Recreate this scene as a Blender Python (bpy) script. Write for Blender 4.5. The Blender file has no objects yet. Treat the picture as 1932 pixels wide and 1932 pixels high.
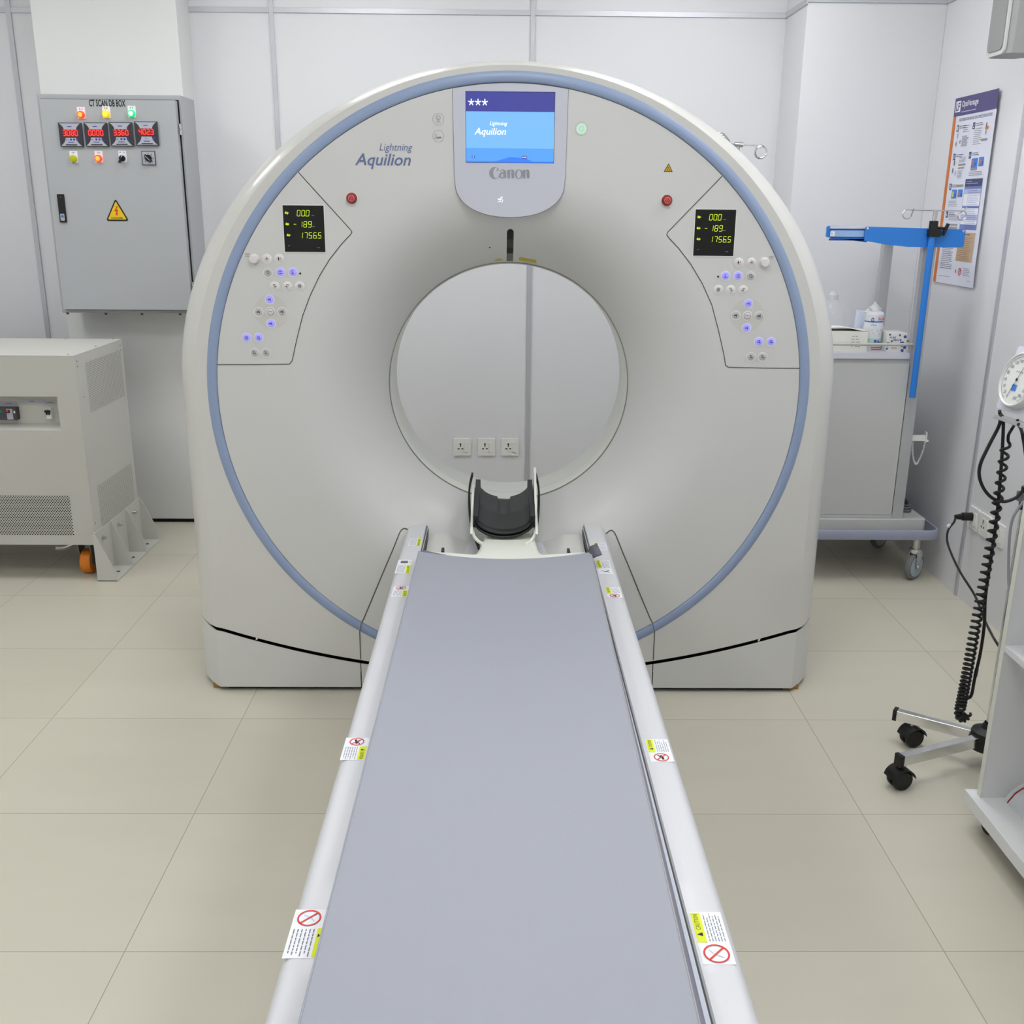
import bpy, math, random
from math import sin, cos, pi, hypot, atan2, radians, sqrt
from mathutils import Vector, Matrix
random.seed(7)
D = bpy.data
S = bpy.context.scene
COL = S.collection

# ------------------------------------------------------------------ camera
F = 1910.0
H = 1.5
YAW, PITCH, ROLL = radians(0.75), radians(16.78), radians(0.5)
FW = Vector((sin(YAW) * cos(PITCH), cos(YAW) * cos(PITCH), -sin(PITCH)))
RT0 = Vector((cos(YAW), -sin(YAW), 0))
UP0 = RT0.cross(FW)
RT = RT0 * cos(ROLL) + UP0 * sin(ROLL)
UP = -RT0 * sin(ROLL) + UP0 * cos(ROLL)
CAM = Vector((0, 0, H))
cd = D.cameras.new('camera')
cam = D.objects.new('camera', cd)
COL.objects.link(cam)
M = Matrix.Identity(4)
for i in range(3):
    M[i][0] = RT[i]
    M[i][1] = UP[i]
    M[i][2] = -FW[i]
    M[i][3] = CAM[i]
cam.matrix_world = M
cd.sensor_fit = 'HORIZONTAL'
cd.sensor_width = 36
cd.lens = 36 * F / 1932
cd.clip_start = 0.05
S.camera = cam


def ray(x, y):
    return FW + RT * ((x - 966) / F) - UP * ((y - 966) / F)


def aty(x, y, Y):
    d = ray(x, y)
    return CAM + d * (Y / d.y)


def atx(x, y, X):
    d = ray(x, y)
    return CAM + d * (X / d.x)


def atz(x, y, Z):
    d = ray(x, y)
    return CAM + d * ((Z - H) / d.z)


# ------------------------------------------------------------------ materials
def lin(c):
    out = []
    for v in c[:3]:
        v = v / 255.0
        out.append(v / 12.92 if v <= 0.04045 else ((v + 0.055) / 1.055) ** 2.4)
    return (out[0], out[1], out[2], 1)


MATS = {}


def mat(name, col, rough=0.5, metal=0.0, emit=None, es=0.0, spec=0.5, noise=0.0, nscale=20.0, bump=0.0, bscale=200.0, trans=0.0, ior=1.45, coat=0.0, alpha=1.0):
    if name in MATS:
        return MATS[name]
    m = D.materials.new(name)
    m.use_nodes = True
    nt = m.node_tree
    b = nt.nodes['Principled BSDF']
    b.inputs['Base Color'].default_value = lin(col)
    b.inputs['Roughness'].default_value = rough
    b.inputs['Metallic'].default_value = metal
    b.inputs['Specular IOR Level'].default_value = spec
    b.inputs['Transmission Weight'].default_value = trans
    b.inputs['IOR'].default_value = ior
    b.inputs['Coat Weight'].default_value = coat
    b.inputs['Alpha'].default_value = alpha
    if emit:
        b.inputs['Emission Color'].default_value = lin(emit)
        b.inputs['Emission Strength'].default_value = es
    geo = None
    if noise or bump:
        geo = nt.nodes.new('ShaderNodeNewGeometry')
    if noise:
        n = nt.nodes.new('ShaderNodeTexNoise')
        n.inputs['Scale'].default_value = nscale
        n.inputs['Detail'].default_value = 4
        nt.links.new(geo.outputs['Position'], n.inputs['Vector'])
        mx = nt.nodes.new('ShaderNodeMix')
        mx.data_type = 'RGBA'
        a = lin(col)
        mx.inputs['A'].default_value = [a[0] * (1 - noise), a[1] * (1 - noise), a[2] * (1 - noise), 1]
        mx.inputs['B'].default_value = [min(1, a[0] * (1 + noise)), min(1, a[1] * (1 + noise)), min(1, a[2] * (1 + noise)), 1]
        nt.links.new(n.outputs['Fac'], mx.inputs['Factor'])
        nt.links.new(mx.outputs['Result'], b.inputs['Base Color'])
    if bump:
        n2 = nt.nodes.new('ShaderNodeTexNoise')
        n2.inputs['Scale'].default_value = bscale
        n2.inputs['Detail'].default_value = 3
        nt.links.new(geo.outputs['Position'], n2.inputs['Vector'])
        bp = nt.nodes.new('ShaderNodeBump')
        bp.inputs['Strength'].default_value = bump
        bp.inputs['Distance'].default_value = 0.002
        nt.links.new(n2.outputs['Fac'], bp.inputs['Height'])
        nt.links.new(bp.outputs['Normal'], b.inputs['Normal'])
    MATS[name] = m
    return m


WALL = mat('wall_panel', (223, 224, 227), 0.32, noise=0.012, nscale=1.5)
WALLD = mat('wall_plaster', (225, 226, 225), 0.6, noise=0.015, nscale=2)
CEIL = mat('ceiling_panel', (240, 240, 239), 0.6)
ALU = mat('aluminium_strip', (196, 198, 204), 0.35, 0.45, noise=0.06, nscale=6)
GANT = mat('gantry_enamel', (211, 211, 209), 0.36, noise=0.01, nscale=3, coat=0.05)
GANTS = mat('gantry_shell_enamel', (212, 211, 207), 0.3, coat=0.25)
RING = mat('ring_blue', (146, 163, 194), 0.35)
SCRP = mat('screen_plate_enamel', (200, 202, 214), 0.3, coat=0.2)
LINER = mat('bore_liner', (222, 223, 216), 0.3)
SEAM = mat('seam_dark', (92, 90, 84), 0.7)
SEAML = mat('seam_grey', (138, 137, 130), 0.6)
BLACK = mat('black_plastic', (18, 18, 18), 0.45)
VOID = mat('gap_black', (8, 8, 8), 0.9)
WHITE = mat('white_plastic', (232, 232, 228), 0.35)
RAIL = mat('table_rail_white', (209, 210, 214), 0.34, coat=0.1)
CRADLE = mat('cradle_white', (236, 238, 228), 0.3)
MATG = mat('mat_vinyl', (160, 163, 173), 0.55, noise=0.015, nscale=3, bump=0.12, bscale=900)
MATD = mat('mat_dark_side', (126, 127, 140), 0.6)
DARKF = mat('headrest_foam', (23, 24, 25), 0.45, bump=0.1, bscale=500)
STRAP = mat('strap_black', (24, 24, 26), 0.7)
STEEL = mat('steel', (200, 200, 200), 0.22, 1.0)
CHROME = mat('chrome', (225, 225, 225), 0.12, 1.0)
DBG = mat('db_box_paint', (172, 175, 178), 0.45, noise=0.01, nscale=5, bump=0.1, bscale=700)
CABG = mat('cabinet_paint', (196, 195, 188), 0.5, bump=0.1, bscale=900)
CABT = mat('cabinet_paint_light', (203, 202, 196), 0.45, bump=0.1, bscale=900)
HOLE = mat('vent_hole', (22, 22, 20), 0.9)
ORANGE = mat('orange_wheel', (226, 130, 30), 0.45)
GREYM = mat('grey_metal', (120, 124, 128), 0.35, 0.7)
BLUE = mat('trolley_blue', (44, 124, 212), 0.4)
BLUEL = mat('trolley_label_blue', (150, 184, 228), 0.4)
BLUED = mat('trolley_blue_back', (26, 78, 160), 0.45)
TROL = mat('trolley_paint', (196, 197, 196), 0.45)
TROLL = mat('trolley_tray_rim', (206, 208, 216), 0.35)
POSTG = mat('trolley_post', (186, 188, 190), 0.35, 0.35)
BUMPER = mat('bumper_lilac', (158, 163, 184), 0.5)
SHELF = mat('shelf_laminate', (226, 227, 228), 0.35)
SHELFE = mat('shelf_edge_band', (222, 224, 214), 0.4)
RUB = mat('rubber_black', (20, 20, 21), 0.5)
RUBG = mat('rubber_grey', (112, 114, 118), 0.55)
GREYC = mat('grey_cord', (150, 152, 156), 0.5)
SPK = mat('speaker_case', (152, 153, 152), 0.5)
SPKG = mat('speaker_grille', (150, 151, 150), 0.7, bump=0.8, bscale=1200)
SPKW = mat('speaker_rim', (200, 200, 200), 0.5)
YEL = mat('sticker_yellow', (222, 232, 30), 0.5)
STK = mat('sticker_white', (236, 238, 244), 0.4)
INK = mat('ink_grey', (120, 122, 130), 0.6)
INKB = mat('ink_black', (26, 26, 28), 0.6)
INKR = mat('ink_red', (214, 52, 44), 0.5)
LOGO = mat('logo_slate', (104, 118, 156), 0.45)
CANON = mat('logo_grey', (150, 153, 160), 0.4)
DISP = mat('display_black', (14, 15, 14), 0.12)
LCDG = mat('segment_green', (190, 220, 30), 0.5, emit=(200, 225, 40), es=0.55)
LEDR = mat('segment_red', (255, 60, 50), 0.5, emit=(255, 70, 60), es=1.1)
LEDBK = mat('led_backing', (120, 6, 10), 0.4, emit=(120, 0, 6), es=0.5)
LR = mat('lamp_red', (250, 60, 30), 0.3, emit=(255, 70, 30), es=0.8)
LRC = mat('lamp_red_core', (255, 150, 60), 0.3, emit=(255, 160, 50), es=1.0)
LY = mat('lamp_yellow', (240, 190, 10), 0.3, emit=(245, 190, 10), es=0.55)
LYC = mat('lamp_yellow_core', (255, 230, 60), 0.3, emit=(255, 225, 50), es=0.9)
LG = mat('lamp_green', (30, 200, 120), 0.3, emit=(30, 205, 120), es=0.7)
LGC = mat('lamp_green_core', (190, 255, 220), 0.3, emit=(190, 255, 225), es=0.9)
LYO = mat('button_olive', (186, 186, 20), 0.4)
SCR1 = mat('screen_navy', (20, 20, 60), 0.25, emit=(66, 70, 150), es=0.95)
SCR2 = mat('screen_sky', (20, 40, 60), 0.25, emit=(126, 190, 255), es=0.95)
SCR3 = mat('screen_blue', (20, 40, 80), 0.25, emit=(92, 165, 255), es=0.95)
SCR4 = mat('screen_deep', (20, 40, 80), 0.25, emit=(60, 130, 252), es=0.95)
SCRT = mat('screen_text', (240, 240, 250), 0.4, emit=(240, 245, 255), es=0.75)
BTNW = mat('button_white', (226, 222, 222), 0.4)
BTNG = mat('button_grey', (192, 193, 194), 0.4)
BTNB = mat('button_lit_violet', (168, 164, 240), 0.4, emit=(150, 144, 250), es=0.3)
BTNR = mat('button_rim', (236, 234, 230), 0.4)
EMR = mat('emergency_red', (170, 26, 26), 0.3)
EMD = mat('emergency_bezel', (84, 20, 20), 0.4)
GLOWG = mat('ring_glow_green', (120, 230, 170), 0.4, emit=(130, 240, 180), es=0.7)
BRASS = mat('wedge_wood', (150, 118, 60), 0.7)
CLEAR = mat('clear_plastic', (240, 245, 245), 0.04, trans=0.0, alpha=0.12, spec=0.8)
BAGM = mat('thin_plastic_bag', (225, 228, 232), 0.2, alpha=0.4, spec=0.7)
CARD = mat('white_card', (230, 229, 222), 0.6)
PACK = mat('pack_white', (228, 232, 236), 0.4)
PACKB = mat('pack_blue', (40, 110, 200), 0.4)
PACKG = mat('pack_mint', (178, 212, 208), 0.4)
NAVY = mat('print_navy', (52, 62, 150), 0.5)
FILM = mat('tissue_white', (238, 238, 240), 0.6, alpha=0.85)
POST = mat('poster_paper', (224, 226, 238), 0.5)
POSTP = mat('poster_purple', (84, 78, 128), 0.5)
POSTO = mat('poster_orange', (212, 116, 44), 0.5)
POSTN = mat('poster_navy', (60, 68, 110), 0.5)
POSTM = mat('poster_midblue', (118, 136, 200), 0.5)
POSTL = mat('poster_paleblue', (186, 190, 228), 0.5)
POSTT = mat('poster_tan', (200, 172, 140), 0.5)
POSTB = mat('poster_bright_blue', (62, 130, 220), 0.5)
LIGHTP = mat('light_diffuser', (250, 250, 250), 0.5, emit=(252, 253, 255), es=10.5)
DIALF = mat('dial_face', (236, 238, 234), 0.4)
DARKM = mat('dark_files', (88, 96, 96), 0.3, 0.3)
FABD = mat('strap_grey', (104, 106, 118), 0.7)
TEAL = mat('breaker_teal', (30, 120, 110), 0.4)
BRKD = mat('breaker_dark', (70, 66, 70), 0.5)

# floor: cream tiles, grid of fine joints
fm = D.materials.new('floor_tiles')
fm.use_nodes = True
nt = fm.node_tree
bs = nt.nodes['Principled BSDF']
bs.inputs['Roughness'].default_value = 0.33
bs.inputs['Specular IOR Level'].default_value = 0.4
g = nt.nodes.new('ShaderNodeNewGeometry')
sx = nt.nodes.new('ShaderNodeSeparateXYZ')
nt.links.new(g.outputs['Position'], sx.inputs[0])


def mth(op, a, b=None, c=None):
    n = nt.nodes.new('ShaderNodeMath')
    n.operation = op
    for i, v in enumerate((a, b, c)):
        if v is None:
            continue
        if isinstance(v, (int, float)):
            n.inputs[i].default_value = v
        else:
            nt.links.new(v, n.inputs[i])
    return n.outputs[0]


def joint(co, off, sp, half):
    t = mth('DIVIDE', mth('SUBTRACT', co, off), sp)
    fr = mth('SUBTRACT', t, mth('ROUND', t))
    d = mth('MULTIPLY', mth('ABSOLUTE', fr), sp)
    return mth('LESS_THAN', d, half), mth('FLOOR', t)


jx, ix = joint(sx.outputs['X'], -0.78, 0.575, 0.0012)
jy, iy = joint(sx.outputs['Y'], 1.772, 0.504, 0.0012)
jm = mth('MAXIMUM', jx, jy)
wn = nt.nodes.new('ShaderNodeTexWhiteNoise')
wn.noise_dimensions = '2D'
cb = nt.nodes.new('ShaderNodeCombineXYZ')
nt.links.new(ix, cb.inputs[0])
nt.links.new(iy, cb.inputs[1])
nt.links.new(cb.outputs[0], wn.inputs['Vector'])
nz = nt.nodes.new('ShaderNodeTexNoise')
nz.inputs['Scale'].default_value = 3.0
nz.inputs['Detail'].default_value = 5
mp = nt.nodes.new('ShaderNodeMapping')
mp.inputs['Scale'].default_value = (0.6, 2.2, 1)
nt.links.new(g.outputs['Position'], mp.inputs['Vector'])
nt.links.new(mp.outputs[0], nz.inputs['Vector'])
fac = mth('ADD', mth('MULTIPLY', wn.outputs['Value'], 0.35), mth('MULTIPLY', nz.outputs['Fac'], 0.65))
m1 = nt.nodes.new('ShaderNodeMix')
m1.data_type = 'RGBA'
m1.inputs['A'].default_value = lin((196, 191, 174))
m1.inputs['B'].default_value = lin((208, 204, 188))
nt.links.new(fac, m1.inputs['Factor'])
m2 = nt.nodes.new('ShaderNodeMix')
m2.data_type = 'RGBA'
nt.links.new(jm, m2.inputs['Factor'])
nt.links.new(m1.outputs['Result'], m2.inputs['A'])
m2.inputs['B'].default_value = lin((160, 152, 132))
nt.links.new(m2.outputs['Result'], bs.inputs['Base Color'])
FLOOR = fm


# ------------------------------------------------------------------ mesh builder
class Fr:
    def __init__(s, o, u, v):
        s.o = Vector(o)
        s.u = Vector(u).normalized()
        s.v = Vector(v).normalized()
        s.n = s.u.cross(s.v)

    def __call__(s, a, b, c=0.0):
        return s.o + s.u * a + s.v * b + s.n * c

    def at(s, a, b, c=0.0, rot=0.0):
        u = s.u * cos(rot) + s.v * sin(rot)
        v = -s.u * sin(rot) + s.v * cos(rot)
        return Fr(s(a, b, c), u, v)


def XZ(x=0, y=0, z=0):   # faces the camera side (-Y)
    return Fr((x, y, z), (1, 0, 0), (0, 0, 1))


def WR(x=0, y=0, z=0):   # faces -X
    return Fr((x, y, z), (0, -1, 0), (0, 0, 1))


def XY(x=0, y=0, z=0):   # faces up
    return Fr((x, y, z), (1, 0, 0), (0, 1, 0))


TC = {}


def text2d(s, bold=0.0, shear=0.0):
    k = (s, bold, shear)
    if k in TC:
        return TC[k]
    c = D.curves.new('tmp_text', 'FONT')
    c.body = s
    c.size = 1
    c.offset = bold
    c.shear = shear
    c.resolution_u = 3
    o = D.objects.new('tmp_text', c)
    me = D.meshes.new_from_object(o)
    vs = [(v.co.x, v.co.y) for v in me.vertices]
    fs = [list(p.vertices) for p in me.polygons]
    x0 = min(v[0] for v in vs)
    x1 = max(v[0] for v in vs)
    y0 = min(v[1] for v in vs)
    y1 = max(v[1] for v in vs)
    vs = [((v[0] - x0) / (x1 - x0), (v[1] - y0) / (y1 - y0)) for v in vs]
    D.objects.remove(o)
    D.meshes.remove(me)
    D.curves.remove(c)
    TC[k] = (vs, fs, (x1 - x0) / (y1 - y0))
    return TC[k]


class MB:
    def __init__(s):
        s.v = []
        s.f = []
        s.m = []
        s.mats = []

    def mi(s, m):
        if m not in s.mats:
            s.mats.append(m)
        return s.mats.index(m)

    def add(s, vs, fs, m):
        b = len(s.v)
        s.v += [tuple(v) for v in vs]
        k = s.mi(m)
        for f in fs:
            s.f.append([b + i for i in f])
            s.m.append(k)
        return s

    def box(s, x0, x1, y0, y1, z0, z1, m, fr=None):
        p = [(x0, y0, z0), (x1, y0, z0), (x1, y1, z0), (x0, y1, z0), (x0, y0, z1), (x1, y0, z1), (x1, y1, z1), (x0, y1, z1)]
        if fr:
            p = [fr(*q) for q in p]
        return s.add(p, [(3, 2, 1, 0), (4, 5, 6, 7), (0, 1, 5, 4), (1, 2, 6, 5), (2, 3, 7, 6), (3, 0, 4, 7)], m)

    def prism(s, poly, fr, d0, d1, m, m2=None):
        n = len(poly)
        vs = [fr(a, b, d0) for a, b in poly] + [fr(a, b, d1) for a, b in poly]
        s.add(vs, [list(range(n - 1, -1, -1)), list(range(n, 2 * n))], m2 or m)
        s.add(vs, [(i, (i + 1) % n, n + (i + 1) % n, n + i) for i in range(n)], m)
        return s

    def poly(s, poly, fr, d, m):
        return s.add([fr(a, b, d) for a, b in poly], [list(range(len(poly)))], m)

    def rect(s, a0, a1, b0, b1, fr, d, m):
        return s.poly([(a0, b0), (a1, b0), (a1, b1), (a0, b1)], fr, d, m)

    def disc(s, a, b, r, fr, d, m, n=24, ry=None):
        ry = ry or r
        return s.poly([(a + r * cos(2 * pi * i / n), b + ry * sin(2 * pi * i / n)) for i in range(n)], fr, d, m)

    def ring(s, a, b, r0, r1, fr, d, m, n=28, e=1.0, a0=0, a1=2 * pi):
        full = abs(a1 - a0 - 2 * pi) < 1e-6
        k = n if full else n + 1
        vs = []
        for i in range(k):
            t = a0 + (a1 - a0) * i / n
            vs += [fr(a + r0 * cos(t), b + r0 * sin(t) * e, d), fr(a + r1 * cos(t), b + r1 * sin(t) * e, d)]
        fs = [(2 * i, 2 * i + 1, (2 * i + 3) % (2 * k), (2 * i + 2) % (2 * k)) for i in range(n)]
        return s.add(vs, fs, m)

    def line(s, pts, w, fr, d, m, closed=False):
        n = len(pts)
        vs = []
        for i in range(n):
            p = Vector(pts[i])
            a = Vector(pts[(i - 1) % n]) if (i > 0 or closed) else p
            b = Vector(pts[(i + 1) % n]) if (i < n - 1 or closed) else p
            t = (b - a)
            t = t.normalized() if t.length > 1e-9 else Vector((1, 0))
            q = Vector((-t.y, t.x)) * (w / 2)
            vs += [fr(p.x - q.x, p.y - q.y, d), fr(p.x + q.x, p.y + q.y, d)]
        k = n if closed else n - 1
        fs = [(2 * i, (2 * i + 2) % (2 * n), (2 * i + 3) % (2 * n), 2 * i + 1) for i in range(k)]
        return s.add(vs, fs, m)

    def text(s, t, a0, a1, b0, b1, fr, d, m, bold=0.0, shear=0.0):
        vs, fs, _ = text2d(t, bold, shear)
        return s.add([fr(a0 + x * (a1 - a0), b0 + y * (b1 - b0), d) for x, y in vs], fs, m)

    def cyl(s, p0, p1, r, m, n=20, r1=None, cap=True, mc=None):
        p0 = Vector(p0)
        p1 = Vector(p1)
        r1 = r if r1 is None else r1
        t = (p1 - p0).normalized()
        u = t.orthogonal().normalized()
        v = t.cross(u)
        vs = []
        for p, rr in ((p0, r), (p1, r1)):
            vs += [p + u * (rr * cos(2 * pi * i / n)) + v * (rr * sin(2 * pi * i / n)) for i in range(n)]
        s.add(vs, [(i, (i + 1) % n, n + (i + 1) % n, n + i) for i in range(n)], m)
        if cap:
            s.add(vs, [list(range(n - 1, -1, -1)), list(range(n, 2 * n))], mc or m)
        return s

    def lathe(s, prof, fr, m, n=32, a0=0.0, a1=2 * pi, e=1.0):
        # prof: (radius, height along fr.n)
        full = abs(a1 - a0 - 2 * pi) < 1e-6
        k = n if full else n + 1
        vs = []
        for r, h in prof:
            for i in range(k):
                t = a0 + (a1 - a0) * i / n
                vs.append(fr(r * cos(t), r * sin(t) * e, h))
        fs = []
        for j in range(len(prof) - 1):
            for i in range(n):
                i2 = (i + 1) % k
                fs.append((j * k + i, j * k + i2, (j + 1) * k + i2, (j + 1) * k + i))
        return s.add(vs, fs, m)

    def tube(s, pts, r, m, n=8, closed=False, cap=True, flat=1.0):
        pts = [Vector(p) for p in pts]
        k = len(pts)
        vs = []
        prev = None
        for i in range(k):
            a = pts[(i - 1) % k] if (i > 0 or closed) else pts[i]
            b = pts[(i + 1) % k] if (i < k - 1 or closed) else pts[i]
            t = (b - a).normalized()
            if prev is None:
                u = t.orthogonal().normalized()
            else:
                u = (prev - t * prev.dot(t)).normalized()
            prev = u
            v = t.cross(u)
            vs += [pts[i] + u * (r * cos(2 * pi * j / n)) + v * (r * flat * sin(2 * pi * j / n)) for j in range(n)]
        fs = []
        for i in range(k if closed else k - 1):
            i2 = (i + 1) % k
            fs += [(i * n + j, i * n + (j + 1) % n, i2 * n + (j + 1) % n, i2 * n + j) for j in range(n)]
        s.add(vs, fs, m)
        if cap and not closed:
            s.add(vs, [list(range(n - 1, -1, -1)), list(range((k - 1) * n, k * n))], m)
        return s

    def grid(s, fn, nu, nv, m):
        vs = [fn(i / nu, j / nv) for j in range(nv + 1) for i in range(nu + 1)]
        w = nu + 1
        return s.add(vs, [(j * w + i, j * w + i + 1, (j + 1) * w + i + 1, (j + 1) * w + i) for j in range(nv) for i in range(nu)], m)

    def loops(s, L, m, closed=True):
        n = len(L[0])
        vs = [p for l in L for p in l]
        fs = []
        for j in range(len(L) - 1):
            for i in range(n if closed else n - 1):
                i2 = (i + 1) % n
                fs.append((j * n + i, j * n + i2, (j + 1) * n + i2, (j + 1) * n + i))
        return s.add(vs, fs, m)

    def build(s, name, parent=None, bevel=0, seg=2, angle=35, weld=False, solid=0, label=None):
        me = D.meshes.new(name)
        me.from_pydata([tuple(v) for v in s.v], [], s.f)
        for m in s.mats:
            me.materials.append(m)
        me.polygons.foreach_set('material_index', s.m)
        me.update()
        me.validate()
        me.polygons.foreach_set('use_smooth', [True] * len(me.polygons))
        me.set_sharp_from_angle(angle=radians(angle))
        o = D.objects.new(name, me)
        COL.objects.link(o)
        if parent is not None:
            o.parent = parent
            if parent.location.length > 0 or parent.rotation_euler.z != 0:
                o.matrix_parent_inverse = parent_world(parent).inverted()
        if solid:
            md = o.modifiers.new('solid', 'SOLIDIFY')
            md.thickness = solid
            md.offset = 0
        if bevel:
            md = o.modifiers.new('bevel', 'BEVEL')
            md.width = bevel
            md.segments = seg
            md.limit_method = 'ANGLE'
            md.angle_limit = radians(40)
            md.harden_normals = True
        if label:
            o['label'] = label
        return o


def parent_world(o):
    m = Matrix.LocRotScale(o.location, o.rotation_euler, None)
    if o.parent:
        return parent_world(o.parent) @ o.matrix_parent_inverse @ m
    return m


def tag(o, label, cat, group=None, kind=None):
    o['label'] = label
    o['category'] = cat
    if group:
        o['group'] = group
    if kind:
        o['kind'] = kind
    return o


def thing(name, loc, label, cat, group=None):
    o = D.objects.new(name, None)
    o.empty_display_size = 0.05
    o.location = loc
    COL.objects.link(o)
    return tag(o, label, cat, group)


def struct(o, label=None):
    o['kind'] = 'structure'
    if label:
        o['label'] = label
    return o


def rrect(a0, a1, b0, b1, r, n=5):
    out = []
    for cx, cy, t0 in ((a1 - r, b0 + r, -pi / 2), (a1 - r, b1 - r, 0), (a0 + r, b1 - r, pi / 2), (a0 + r, b0 + r, pi)):
        for i in range(n + 1):
            t = t0 + pi / 2 * i / n
            out.append((cx + r * cos(t), cy + r * sin(t)))
    return out


def smooth_path(pts, k=8):
    pts = [Vector(p) for p in pts]
    out = []
    n = len(pts)
    for i in range(n - 1):
        p0 = pts[max(i - 1, 0)]
        p1 = pts[i]
        p2 = pts[i + 1]
        p3 = pts[min(i + 2, n - 1)]
        for j in range(k):
            t = j / k
            out.append(0.5 * ((2 * p1) + (p2 - p0) * t + (2 * p0 - 5 * p1 + 4 * p2 - p3) * t * t + (3 * p1 - p0 - 3 * p2 + p3) * t ** 3))
    out.append(pts[-1])
    return out


SEG = {'0': 'abcdef', '1': 'bc', '2': 'abged', '3': 'abgcd', '4': 'fgbc', '5': 'afgcd', '6': 'afgedc', '7': 'abc', '8': 'abcdefg', '9': 'abcdfg', '-': 'g', ' ': ''}


def digits(mb, s, a0, b0, h, fr, d, m, pitch=None, slant=0.0, t=0.13):
    # seven-segment digits, a0/b0 is the lower left of the first digit
    w = h * 0.52
    pitch = pitch or h * 0.75
    tk = h * t
    x = a0
    for ch in s:
        if ch == '.':
            mb.disc(x - (pitch - w) * 0.5 + 0, b0 + tk * 0.4, tk * 0.65, fr, d, m, 8)
            continue

        def bar(p, q):
            p = (x + p[0] * w + slant * p[1] * h, b0 + p[1] * h)
            q = (x + q[0] * w + slant * q[1] * h, b0 + q[1] * h)
            v = (Vector(q) - Vector(p))
            g = v.normalized() * (tk * 0.35)
            mb.line([Vector(p) + g, Vector(q) - g], tk, fr, d, m)
        pos = {'a': ((0, 1), (1, 1)), 'b': ((1, .5), (1, 1)), 'c': ((1, 0), (1, .5)), 'd': ((0, 0), (1, 0)), 'e': ((0, 0), (0, .5)), 'f': ((0, .5), (0, 1)), 'g': ((0, .5), (1, .5))}
        for k in SEG[ch]:
            bar(*pos[k])
        x += pitch


# ================================================================== ROOM
XL, XR, YB, YF, ZC = -3.1, 1.862, 4.97, -1.6, 2.75
b = MB()
b.box(XL, XR + 0.1, YF, YB + 0.1, -0.1, 0, FLOOR)
struct(b.build('floor'), 'cream tiled floor')
b = MB()
b.box(XL - 0.1, XR + 0.1, YF - 0.1, YB + 0.1, ZC, ZC + 0.1, CEIL)
struct(b.build('ceiling'), 'white ceiling')
b = MB()
b.box(XL - 0.1, XR + 0.1, YB, YB + 0.1, 0, ZC, WALL)
struct(b.build('wall_back'), 'white panelled wall behind the scanner')
b = MB()
b.box(XR, XR + 0.1, YF, YB, 0, ZC, WALL)
struct(b.build('wall_right'), 'white panelled wall on the right')
b = MB()
b.box(XL - 0.1, XL, YF, YB, 0, ZC, WALLD)
struct(b.build('wall_left'), 'plain left wall')
b = MB()
b.box(XL - 0.1, XR + 0.1, YF - 0.1, YF, 0, ZC, WALLD)
struct(b.build('wall_front'), 'plain wall behind the camera')
b = MB()
b.box(-2.012, -1.392, 4.78, YB, 0, ZC, WALLD)
struct(b.build('wall_column', bevel=0.002), 'white column behind the switch box')
b = MB()
b.box(1.275, XR, 4.64, YB, 0, ZC, WALL)
struct(b.build('wall_pillar', bevel=0.002), 'white boxed pillar in the right corner')
b = MB()
b.box(-2.0, -1.40, 4.776, 4.79, 0.001, 0.016, VOID)
struct(b.build('baseboard_left'), 'thin black strip at the foot of the column')
trims = [
    (-1.392, 1.275, YB - 0.006, YB, 2.318, 2.340),
    (XL, -2.012, YB - 0.006, YB, 2.306, 2.328),
    (-1.036, -1.016, YB - 0.009, YB, 0.0, ZC),
    (0.129, 0.149, YB - 0.009, YB, 0.0, ZC),
    (-2.20, -2.178, YB - 0.009, YB, 0.0, ZC),
    (1.275, XR, 4.634, 4.64, 2.326, 2.348),
    (1.269, 1.275, 4.634, YB, 2.318, 2.342),
    (XR - 0.006, XR, YF, 4.634, 2.326, 2.348),
    (XR - 0.007, XR, 3.822, 3.842, 0.0, ZC),
]
for i, t in enumerate(trims):
    b = MB()
    b.box(*t, ALU)
    struct(b.build('trim_%d' % (i + 1), bevel=0.001), 'aluminium joint strip between wall panels')

# ceiling lights, unseen; some added to brighten walls, floor and trolley
LP = [(-1.9, -0.6), (0.3, -0.6), (-1.9, 1.7), (0.0, 1.7), (1.3, 0.7), (1.3, 2.8), (-2.2, 3.55), (-0.7, 3.9), (0.75, 3.9)]
for k, (x, y) in enumerate(LP):
    t = thing('ceiling_light', (x, y, ZC), 'square white ceiling light panel overhead out of frame, unseen and placed to light the room', 'light', 'ceiling light panels')
    w = 0.30
    b = MB()
    for (x0, x1, y0, y1) in ((-w - .02, w + .02, -w - .02, -w), (-w - .02, w + .02, w, w + .02), (-w - .02, -w, -w, w), (w, w + .02, -w, w)):
        b.box(x + x0, x + x1, y + y0, y + y1, ZC - 0.018, ZC, WHITE)
    b.build('frame', t)
    b = MB()
    b.box(x - w, x + w, y - w, y + w, ZC - 0.012, ZC - 0.001, LIGHTP)
    b.build('diffuser', t)


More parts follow.
